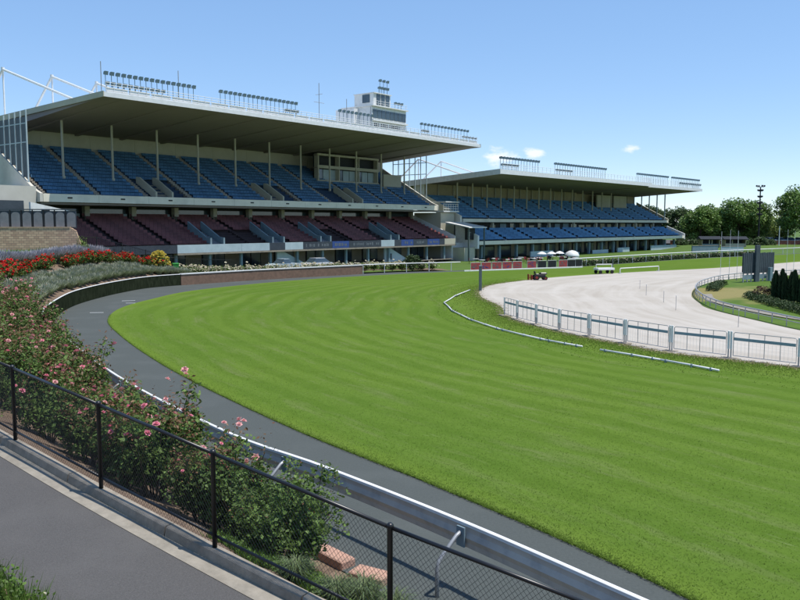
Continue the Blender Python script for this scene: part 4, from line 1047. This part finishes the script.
for k in range(13):
    p = np.array((29.0,61.6))+np.array((.12,-.5))*k+np.array((.15,0))*(k % 2)
    t = thing('cypress', 'narrow dark cypress in the tight row on the infield lawn', 'cypress', (p[0],p[1],.12), k, 'cypress row on the infield'); s = 1+.08*math.sin(k*2.1); t.scale = (s*1.1,s*1.1,s*1.02)
    inst('trunk', CYT, t); inst('foliage', CYP, t)['kind'] = 'stuff'
t = thing('red_shrub', 'reddish leaved shrub at the end of the cypress row', 'shrub', (28.3,62.2,.2)); inst('foliage', leafy(96, 700, .75, 1.0, .12, 'mat_redshrub'), t)['kind'] = 'stuff'
ih = leafy(97, 600, .62, .5, .1, 'mat_hedge')
IH = spline([(28.2,64.2,0),(27.6,60.5,0),(26.9,56,0),(26.6,51.5,0)], 6)
for p, d in walk(IH, .8):
    t = thing('hedge_plant', 'low hedge plant edging the lawn before the cypress row', 'hedge', (p[0],p[1],.15), prng.uniform(0,6), 'low hedge before the cypresses'); inst('foliage', ih, t)['kind'] = 'stuff'
for p, d in walk(spline([(27.2,70.6,0),(29.3,75,0),(31.2,78.4,0)], 6), .9):
    t = thing('hedge_plant', 'low hedge plant beside the rail before the slatted board', 'hedge', (p[0]+.5,p[1],.12), prng.uniform(0,6), 'low hedge by the infield rail'); inst('foliage', ih, t)['kind'] = 'stuff'
pa = spline([(29.5,38,0),(26.4,44,0),(24.6,48.9,0),(23.9,52,0),(23.6,55.4,0),(23.6,59,0),(24.0,62.6,0),(25.4,67,0)], 6)
pb = [p+np.array((.85,.15,0)) for p in pa]
ribbon('infield_path', pa, pb, 'mat_gutter', rows=1, zf=lambda i, f, p: .135)

# ------------------------------------------------------------------ sand barriers, lying rails, pegs
ORD = ['first','second','third','fourth','fifth','sixth','seventh','eighth','ninth','tenth']
bp_ = [(6.81,52.07),(7.35,49.88),(8.12,47.38),(8.96,44.69),(10.08,42.29),(11.3,39.79),(12.75,37.3),(14.7,35.3),(16.75,33.1),(19.0,30.6),(21.3,28.0)]
for k, (a, b) in enumerate(zip(bp_[:-1], bp_[1:])):
    a = np.array((*a,.04)); b = np.array((*b,.04)); w = np.linalg.norm(b-a); rz = math.atan2(b[1]-a[1], b[0]-a[0])
    t = thing('sand_barrier', ORD[k]+' banded barrier panel along the sand edge, counted from the lone dark post end', 'barrier', tuple(a), rz, 'barrier panels along the sand')
    h = 1.18; m0, m1 = .16, w-.16
    q = MB().path([(m0,0,.14),(m0,0,h-.06),(m0+.06,0,h),(m1-.06,0,h),(m1,0,h-.06),(m1,0,.14),(m0,0,.14)], .018, 6); q.build('frame', 'mat_galv', t)
    MB().box(m0+.03, m1-.03, -.03, -.005, h*.70, h*.81).build('band', 'mat_band', t)
    for i in range(1, 4): MB().tube((m0+(m1-m0)*i/4,0.03,.14), (m0+(m1-m0)*i/4,0.03,h), .016, 6).build('bar', 'mat_galv', t)
    q = MB()
    for i in range(1, 16):
        if i % 4: q.tube((m0+(m1-m0)*i/16,.02,.14), (m0+(m1-m0)*i/16,.02,h*.66), .004, 4)
    o = q.build('wire_infill', 'mat_whitesteel', t); o['kind'] = 'stuff'
    for x in (.06, w-.06):
        po = MB().bbox(x-.04, x+.04, -.04, .04, .42, 1.22, .01).build('post_sleeve', 'mat_white', t)
        MB().tube((x,0,-.1), (x,0,.42), .03, 8).build('foot_tube', 'mat_galv', po)
    MB().bbox(-.3, .3, -.28, .2, -.1, .04, .02).build('concrete_foot', 'mat_concrete', t)
pv = [(6.3,71.7),(4.54,65.8),(3.31,60),(3.56,54.5),(4.35,49.4),(5.63,44.7),(7.41,40.5),(9.42,37.3),(11.36,34.5),(12.9,31.9)]
for k, (a, b) in enumerate(zip(pv[:-1], pv[1:])):
    a = np.array((*a,.09)); b = np.array((*b,.09)); d = b-a; w = np.linalg.norm(d); rz = math.atan2(d[1], d[0])
    if k == 6: w *= .7
    t = thing('lying_rail', ORD[k]+' white rail length lying on the turf, counted from the lone dark post end', 'rail', tuple(a), rz, 'white rail lengths on the turf')
    MB().path([(.02,0,.02),(w*.5,.05*math.sin(k),.02),(w-.02,0,.02)], .045, 8).build('rail_tube', 'mat_white', t, smooth=True)
    for x in (.3, w*.55, w-.4):
        MB().box(x-.025, x+.025, -.055, .055, -.08, .075).build('bracket', 'mat_bluegrey', t)
        if (k+int(x)) % 2: MB().path([(x,.07,-.03),(x+.12,.25,-.02),(x+.2,.3,.08)], .018, 6).build('rail_leg', 'mat_dark', t)
for k, (x, y, h) in enumerate(((20.6,66.7,.9),(23.7-1.6,73.5,.8),(20.1,60.7,.85),(19.1,55.1,1.0),(19.6,46.0,1.0))):
    t = thing('marker_peg', 'thin grey peg standing in the sand track', 'peg', (x,y,.04), 0, 'pegs in the sand')
    MB().tube((0,0,-.1),(0,0,h),.016,6).build('stake', 'mat_galv', t); MB().lathe([(.03,h),(.035,h+.02),(.02,h+.05)],(0,0,0),8).build('cap', 'mat_white', t)
for k, (x, y, h) in enumerate(((35.0,87.3,5.0),(35.3,85.7,5.2),(35.5,84.2,5.1),(42.3,87.5,5.2),(44.7,90.8,5.0))):
    t = thing('net_pole', 'tall thin white pole on the infield near the slatted board', 'pole', (x,y,.2), 0, 'thin white poles by the slatted board')
    MB().tube((0,0,-.2),(0,0,h),.022,6,.015).build('shaft', 'mat_whitesteel', t); MB().lathe([(.06,-.1),(.06,.12),(.03,.14)],(0,0,0),8).build('socket', 'mat_galv', t)
# slatted board on the infield
bd = thing('slatted_board', 'dark vertical slatted board with a taller central post on the infield lawn', 'board', (34.6,80.6,.25), math.atan2(3.0,4.6))
MB().box(-.05, 5.35, .06, .1, .9, 2.75).build('backing', 'mat_board', bd)
for k in range(17): MB().box(k*.315, k*.315+.25, -.02, .056, .75, 2.8+.02*(k % 3)).build('slat', 'mat_board', bd)
for k in range(8): MB().box(.1+k*.68, .2+k*.68, .02, .12, -.2, .74).build('leg', 'mat_galv', bd)
MB().box(.0, 5.3, .03, .055, .15, .6).build('lower_sheet', 'mat_bluegrey', bd)
MB().bbox(1.75, 2.45, -.25, -.04, -.2, 3.6).build('central_post', 'mat_board', bd)
MB().bbox(3.9, 4.35, -.5, -.2, -.2, 1.3).build('control_cabinet', 'mat_bluegrey', bd)
t = thing('course_post', 'dark grey green post standing alone on the turf near the sand tip', 'post', (7.2,71.5,0))
MB().bbox(-.13, .13, -.08, .08, -.1, 2.25).build('shaft', 'mat_polegreen', t); MB().box(-.15, .15, -.1, .1, 2.253, 2.31).build('cap', 'mat_galv', t)

# ------------------------------------------------------------------ small things near the bed
t = tag(MB().bbox(-.45, .45, -.16, .16, -.12, .05, .02).build('edging_stone', 'mat_pinkstone', None, loc=(-1.2,13.85,.09), rz=R(-48)), 'upper pinkish edging stone lying at the bed edge, touching the shrub', 'stone')
t = tag(MB().bbox(-.34, .34, -.19, .19, -.12, .05, .02).build('edging_stone', 'mat_pinkstone', None, loc=(-.5,13.05,.09), rz=R(-30)), 'shorter pinkish edging stone lying clear of the shrub', 'stone')
tag(MB().bbox(-.24, .24, -.13, .13, 0, .05, .015).build('rubber_mat', 'mat_dark', None, loc=(-4.6,21.4,0.0), rz=R(-20)), 'small dark rubber mat lying on the apron beside the rail', 'mat')
for k, (x, y, r_, l_) in enumerate(((-21.3,62.5,.35,1.0),(-20.2,60.6,.1,1.3),(-20.6,54.0,.1,.9))):
    tag(MB().box(-l_/2, l_/2, -.06, .06, 0, .012).build('apron_mark', 'mat_white', None, loc=(x,y,.003), rz=r_), 'short white painted dash on the dark apron', 'marking', 'white dashes on the apron')

# ------------------------------------------------------------------ block wall, panel fence, iron fence on the left
mb_ = bpy.data.materials.new('mat_blockwall'); MATS['mat_blockwall'] = mb_; mb_.use_nodes = True
nt = mb_.node_tree; bt = nt.nodes.new('ShaderNodeTexBrick'); bt.inputs['Color1'].default_value = (.60,.41,.27,1); bt.inputs['Color2'].default_value = (.40,.25,.17,1); bt.inputs['Mortar'].default_value = (.2,.16,.12,1)
bt.inputs['Scale'].default_value = 1; bt.inputs['Brick Width'].default_value = .42; bt.inputs['Row Height'].default_value = .2; bt.inputs['Mortar Size'].default_value = .015
tcn = nt.nodes.new('ShaderNodeTexCoord'); mpn = nt.nodes.new('ShaderNodeMapping'); mpn.inputs['Rotation'].default_value = (R(90),0,0); nt.links.new(tcn.outputs['Object'], mpn.inputs[0]); nt.links.new(mpn.outputs[0], bt.inputs['Vector'])
nt.links.new(bt.outputs['Color'], nt.nodes['Principled BSDF'].inputs['Base Color']); nt.nodes['Principled BSDF'].inputs['Roughness'].default_value = .9
rw = R(12)
bl = thing('block_wall', 'tan split block retaining wall below the arched panel fence', 'wall', (-41.9,69.6,3.3), rw)
MB().prism_y([(0,0),(13.6,0),(13.0,2.1),(12.6,2.35),(0,2.35)], 0, .4).build('blockwork', 'mat_blockwall', bl)
for k in range(20):
    if k*.66+.6 < 12.7: MB().box(k*.66+.005, k*.66+.64, -.04, .42, 2.352, 2.45).build('coping_stone', 'mat_block', bl)
pf = thing('panel_fence', 'fence of pale arched panels between dark posts on top of the tan wall', 'fence', (-41.98,70.0,5.62), rw)
for k in range(14):
    x = k*.93
    pts = [(x+.1,.1),(x+.83,.1),(x+.83,1.15)]+[(x+.465+.365*math.cos(a_), 1.15+.3*math.sin(a_)) for a_ in np.linspace(.2, math.pi-.2, 9)]+[(x+.1,1.15)]
    MB().prism_y(pts, 0, .06).build('arched_panel', 'mat_panelgrey', pf)
    MB().box(x-.045, x+.045, -.02, .1, 0, 1.62).build('post', 'mat_dark', pf)
MB().box(-.1, 13.0, .085, .12, .0, 1.55).build('backing', 'mat_board', pf); MB().box(-.1, 13.0, -.03, .13, 1.622, 1.72).build('top_beam', 'mat_board', pf)
ifn = thing('iron_fence', 'black iron fence of thin bars running down the bank before the red seats', 'fence')
ip = [np.array(p) for p in ((-31,75.5,3.5),(-29.2,77.2,3.3),(-27.6,79.6,2.6),(-26,81.9,1.9),(-24.2,84.0,1.1),(-21.5,86.6,.8),(-18.8,89.3,.6))]
for a, b in zip(ip[:-1], ip[1:]):
    up = np.array((0,0,1.)); MB().tube(a-up*.2, a+up*1.5, .05, 6).build('post', 'mat_black', ifn)
    for z in (.15, 1.4): MB().tube(a+up*z, b+up*z, .03, 6).build('rail', 'mat_black', ifn)
    q = MB()
    for i in range(1, 14): c = a+(b-a)*i/14; q.tube(c+up*.1, c+up*1.45, .014, 4)
    o = q.build('bars', 'mat_black', ifn); o['kind'] = 'stuff'
tb = thing('wheelie_bin', 'bright green bin at the end of the red rose row', 'bin', (-22.9,81.6,1.0), .4)
MB().add([(-.24,-.26,0),(.24,-.26,0),(.24,.26,0),(-.24,.26,0),(-.3,-.34,.95),(.3,-.34,.95),(.3,.34,.95),(-.3,.34,.95)], [(0,3,2,1),(4,5,6,7),(0,1,5,4),(1,2,6,5),(2,3,7,6),(3,0,4,7)]).build('body', 'mat_greenplastic', tb)
MB().bbox(-.32, .32, -.36, .38, .952, 1.03, .02).build('lid', 'mat_greenplastic', tb)
for x in (-.2, .2): MB().tube((x-.04,.32,.1),(x+.04,.32,.1),.1,10).build('wheel', 'mat_tyre', tb)

# ------------------------------------------------------------------ banner barriers, tables, umbrellas, vehicles
bs = [(9.0,101.9,'r'),(10.45,102.7,'r'),(11.9,103.5,'r'),(13.35,104.3,'r'),(14.8,105.1,'r'),(16.9,106.3,'r'),(18.4,107.1,'k'),(19.9,107.9,'k'),(21.6,108.9,'r'),(23.0,110.2,'k'),(24.2,111.4,'k')]
rr = random.Random(9)
for k, (x, y, c) in enumerate(bs):
    lab = 'red printed banner barrier standing on the grass edge before the smaller stand' if c == 'r' else 'black banner barrier beside the red printed ones'
    t = thing('banner_barrier', lab, 'barrier', (x,y,.05), math.atan2(.8,1.45), 'red banner barriers' if c == 'r' else 'black banner barriers'); w = 1.52
    MB().path([(.02,0,.05),(.02,0,1.05),(w,0,1.05),(w,0,.05)], .025, 6).build('frame', 'mat_whitesteel', t)
    bn = MB().box(.06, w-.04, -.02, .01, .12, 1.0).build('banner', 'mat_redbanner' if c == 'r' else 'mat_dark', t)
    if c == 'r':
        q = MB()
        for i in range(9): xx = rr.uniform(.15,w-.45); zz = rr.uniform(.25,.8); q.box(xx, xx+rr.uniform(.1,.3), -.032, -.022, zz, zz+rr.uniform(.05,.12))
        q.build('banner_print', 'mat_bannerblue' if k % 2 else 'mat_printgrey', bn)['kind'] = 'stuff'
    for xx in (.02, w): MB().box(xx-.03, xx+.03, -.3, .3, 0, .05).build('foot', 'mat_whitesteel', t)
def bar_block(t, **kw): pass
sill = thing('white_kerb_beam', 'long low white beam on the grass in front of the banner barriers', 'beam', (8.1,100.9,.03), math.atan2(.8,1.45)); MB().bbox(0, 19.5, -.06, .06, 0, .16, .02).build('beam', 'mat_white', sill)
for k in range(22):
    x = 11.5+rr.uniform(0,17)+0; y = 118+rr.uniform(0,8)+(x-12)*.55
    t = thing('round_table', 'small white topped round table on the lawn before the smaller stand', 'table', (x,y,-.1), 0, 'white tables on the lawn')
    MB().lathe([(.5,.72),(.5,.78)],(0,0,0),12).build('table_top', 'mat_white', t); MB().lathe([(.04,.03),(.04,.718)],(0,0,0),6).build('pedestal', 'mat_galv', t); MB().lathe([(.26,0),(.24,.03)],(0,0,0),10).build('base', 'mat_galv', t)
    for j in range(2):
        a = rr.uniform(0,6.28); cx, cy = x+math.cos(a)*.8, y+math.sin(a)*.8
        cc = thing('garden_chair', 'dark garden chair beside a white topped table on the lawn', 'chair', (cx,cy,-.1), a+math.pi/2, 'dark chairs at the lawn tables')
        MB().box(-.22,.22,-.22,.22,.42,.46).build('seat','mat_dark',cc); MB().box(-.22,.22,-.24,-.2,.46,.88).build('backrest','mat_redbanner' if j else 'mat_dark',cc)
        for lx in (-.2,.2):
            for ly in (-.2,.2): MB().box(lx-.02,lx+.02,ly-.02,ly+.02,0,.418).build('leg','mat_dark',cc)
for k, (x, y) in enumerate(((23.2,131),(24.9,131.6),(26.6,133.5))):
    t = thing('umbrella', 'white garden umbrella on the lawn before the smaller stand', 'umbrella', (x,y,-.1), k, 'white garden umbrellas')
    MB().lathe([(.8,1.2),(.75,1.28),(.4,1.5),(.04,1.62)],(0,0,0),8).build('canopy','mat_white',t); MB().lathe([(.03,0),(.03,1.15)],(0,0,0),6).build('pole','mat_galv',t); MB().lathe([(.25,0),(.22,.06)],(0,0,0),10).build('base','mat_concrete',t)
t = thing('dome_tent', 'small white dome tent on the lawn in front of the smaller stand', 'tent', (29,135,-.1), .4)
MB().lathe([(1.25,.5),(1.2,.9),(.95,1.35),(.5,1.6),(.03,1.7)],(0,0,0),12).build('canopy','mat_white',t,smooth=True)
for k in range(4): a = k*1.57+.4; MB().tube((1.2*math.cos(a),1.2*math.sin(a),0),(1.2*math.cos(a),1.2*math.sin(a),.5),.03,6).build('leg','mat_galv',t)

def car(label, loc, rz, m, ute=False, s=1.0, group=None):
    t = thing('parked_car', label, 'car', loc, rz, group); t.scale = (s,s,s)
    lo = [(-2.1,.35),(-2.12,.62),(-2.0,.85),(-1.0,.93),(1.15,.95) if not ute else (.3,.95),(2.05,.9),(2.12,.55),(2.05,.32)]
    q = MB(); n = len(lo)
    ys_ = (-.86,-.8,.8,.86)
    V = [(x,y*(1 if abs(y) < .85 else 1),z if abs(y) > .85 else z+.03*(z > .5)) for y in ys_ for x, z in lo]
    V = [(x, y, z) for y in (-.84,.84) for x, z in lo]
    q.add(V, [(i,(i+1)%n,n+(i+1)%n,n+i) for i in range(n)]+[tuple(range(n-1,-1,-1)), tuple(range(n,2*n))]); q.build('body', m, t)
    top = [(-.95,.93),(-.35,1.42),(1.05 if not ute else .45,1.45),(1.75 if not ute else .62,.95)]
    V = [(x, sg*(.78 if z < 1 else .62), z) for sg in (-1,1) for x, z in top]
    MB().add(V, [(0,1,5,4),(2,3,7,6),(3,2,1,0),(4,5,6,7)]).build('windows', 'mat_glass', t)
    x0, x1 = top[1][0], top[2][0]; MB().box(x0-.02, x1+.02, -.63, .63, 1.43, 1.48).build('roof', m, t)
    for sg in (-1,1):
        for x in (-1.3,1.3):
            w = MB().tube((x,sg*.66,.31),(x,sg*.87,.31),.31,14).build('wheel','mat_tyre',t); MB().tube((x,sg*.872,.31),(x,sg*.885,.31),.18,10).build('rim','mat_galv',w)
        MB().box(-2.15,-2.08,sg*.62-.15,sg*.62+.15,.62,.76).build('headlight','mat_paleblue',t)
        MB().box(2.06,2.13,sg*.66-.12,sg*.66+.12,.62,.8).build('tail_light','mat_carred',t)
    return t
car('pale blue utility vehicle parked behind the brick wall before the large stand', (-13.9,95.0,.42), R(50), 'mat_paleblue', True)
car('white car parked next to the pale blue utility vehicle', (-10.4,98.0,.4), R(45), 'mat_carwhite')
cols = ['mat_carwhite','mat_carsilver','mat_carblue','mat_carwhite','mat_carsilver','mat_carred','mat_carwhite','mat_carblue','mat_carwhite']
nm = {'mat_carwhite':'white','mat_carsilver':'silver','mat_carblue':'dark blue','mat_carred':'red'}
for k in range(9):
    c = cols[k]; car(nm[c]+' car parked in the row under the largest tree', (97.5+k*2.7,211.5,1.02), R(96), c, group=nm[c]+' cars under the tree')

# far lawn mound, walls, kiosks, light tower
lawn = MB(); nx = 24
for j in range(7):
    for i in range(nx+1):
        x = 62+i*5; y = 150+j*11+.35*(x-62)*(1-j/6); lawn.v.append((x, y, -.09+1.0*(j/6)**1.2*min(1, i/2)))
lawn.f = [(j*(nx+1)+i, j*(nx+1)+i+1, (j+1)*(nx+1)+i+1, (j+1)*(nx+1)+i) for j in range(6) for i in range(nx)]
o = lawn.build('lawn_mound', 'mat_lawn', smooth=True); o['kind'] = 'structure'
fb = thing('brick_wall', 'long red brown brick wall below the parked cars and trees', 'wall', (70,207.5,.2), 0)
MB().box(0, 60, 0, .3, 0, 1.5).build('brickwork', 'mat_brickred', fb); MB().box(-.05, 60.05, -.06, .36, 1.502, 1.6).build('coping', 'mat_concrete', fb)
cp = MB(); cp.add([(60,207.8,1.0),(150,207.8,1.0),(150,240,1.3),(60,240,1.3)], [(0,1,2,3)]); o = cp.build('car_park', 'mat_asphalt'); o['kind'] = 'structure'
for k, (x, y, w, d_, h, lab) in enumerate(((71.5,190,4.2,3,2.3,'small dark roofed kiosk beside the end of the smaller stand'),(78.6,194,5,3,2.2,'open fronted kiosk with pale counter under the trees'))):
    t = thing('kiosk', lab, 'kiosk', (x,y,.3), -.1)
    MB().box(0,w,d_-.2,d_,0,h-.3).build('rear_wall','mat_bannerdark',t); MB().box(0,.2,0,d_-.21,0,h-.3).build('side_wall','mat_creamdark',t); MB().box(w-.2,w,0,d_-.21,0,h-.3).build('side_wall','mat_creamdark',t)
    MB().box(.21,w-.21,.1,.3,0,1.0).build('counter','mat_cream' if k else 'mat_bluegrey',t)
    MB().prism_x([(-.6,h-.3),(-.6,h-.15),(d_/2,h+.5),(d_+.4,h-.15),(d_+.4,h-.3)], -.4, w+.4).build('roof','mat_dark',t)
    for x_ in (1.8,w-1.8): MB().box(x_-.08,x_+.08,.12,.28,1.0,h-.3).build('post','mat_cream',t)
t = thing('grey_wall', 'low grey rendered wall at the foot of the smaller stand end', 'wall', (61.5,168.5,-.1), R(18)); MB().box(0,6.5,0,.3,0,1.5).build('render_panel','mat_bluegrey',t); MB().box(-.04,6.54,-.05,.35,1.502,1.6).build('coping','mat_concrete',t)
t = thing('grey_wall', 'pale low wall panel next to the grey wall on the lawn', 'wall', (69,172,-.05), R(14)); MB().box(0,5.5,0,.3,0,1.2).build('render_panel','mat_paleblue',t); MB().box(-.04,5.54,-.05,.35,1.202,1.29).build('coping','mat_concrete',t)
t = thing('light_tower', 'tall dark light tower with clustered heads rising out of the trees', 'tower', (93.6,209.5,.3))
MB().lathe([(.28,0),(.2,6),(.15,15.2)],(0,0,0),10).build('mast','mat_dark',t)
for k, (z, r_) in enumerate(((15.3,1.0),(14.2,.6),(12.6,.5),(11.0,.6),(9.5,.5),(8.0,.55))):
    ring = MB().tube((-r_,0,z),(r_,0,z),.07,6).tube((0,-r_,z),(0,r_,z),.07,6).build('crossarm','mat_dark',t)
    for sx_, sy_ in ((-r_,0),(r_,0),(0,-r_),(0,r_)): MB().bbox(sx_-.2,sx_+.2,sy_-.15,sy_+.15,z+.05,z+.45,.05).build('lamp_head','mat_dark',ring)
t = thing('white_pole', 'slim white pole in front of the red brown brick wall', 'pole', (95.0,201,.3)); MB().lathe([(.12,0),(.08,5.2)],(0,0,0),8).build('shaft','mat_whitesteel',t); MB().bbox(-.2,.2,-.2,.2,-.1,.12).build('footing','mat_concrete',t)
# mobile white cart, hurdle and red machine at the sand
t = thing('rail_trailer', 'flat white trailer on small wheels at the far edge of the sand', 'trailer', (23.7,95.6,.04), R(18))
MB().bbox(0,2.3,0,1.1,.45,.7,.03).build('bed','mat_white',t)
for x in (.35,1.95):
    for y in (-.02,1.0): MB().tube((x,y,.22),(x,y+.12,.22),.22,12).build('wheel','mat_tyre',t)
for x in (.05,2.2): MB().tube((x,.55,.7),(x,.55,1.15),.04,6).build('stanchion','mat_white',t)
MB().tube((.05,.55,1.12),(2.2,.55,1.12),.05,6).build('load_rail','mat_white',t); MB().tube((2.35,.55,.0),(2.35,.55,1.9),.06,6).build('jockey_post','mat_polegreen',t)
t = thing('white_hurdle', 'long white single bar hurdle beside the flat white trailer', 'hurdle', (26.6,96.6,.04), math.atan2(5.2,6.4))
MB().path([(0,0,-.1),(0,0,.5),(.05,0,.62),(8.1,0,.62),(8.15,0,.5),(8.15,0,-.1)], .06, 8).build('bar','mat_white',t)
for x in (0,8.15): MB().box(x-.05,x+.05,-.3,.3,0,.06).build('foot','mat_white',t)
t = tr_ = thing('harrow_tractor', 'small red and black tractor standing at the far tip of the sand', 'tractor', (13.9,85.2,.04), R(8))
MB().bbox(.55,1.9,-.35,.35,.35,.75,.06).build('chassis','mat_dark',t); MB().bbox(1.2,2.1,-.3,.3,.752,1.0,.08).build('bonnet','mat_black',t)
MB().bbox(.65,1.05,-.25,.25,.752,.86,.04).build('seat','mat_black',t); MB().bbox(.5,.62,-.25,.25,.80,1.2,.03).build('seat_back','mat_black',t)
for x, r_ in ((.7,.36),(1.85,.25)):
    for y in (-.5,.32):
        w = MB().tube((x,y,r_),(x,y+.18,r_),r_,14).build('wheel','mat_tyre',t); MB().tube((x,y-.01,r_),(x,y+.19,r_),r_*.5,10).build('rim','mat_tractorred',w)
MB().tube((1.15,0,.95),(1.0,0,1.15),.02,6).build('steering_column','mat_dark',t)
MB().bbox(-.3,-.2,-.3,.3,.05,.8,.03).build('rear_guard','mat_tractorred',t); MB().bbox(.1,.2,-.3,.3,.05,.7,.03).build('rear_guard','mat_tractorred',t)
MB().box(-.3,.55,-.05,.05,.3,.4).build('drawbar','mat_tractorred',t)


tr_.scale = (.85,.85,.8)
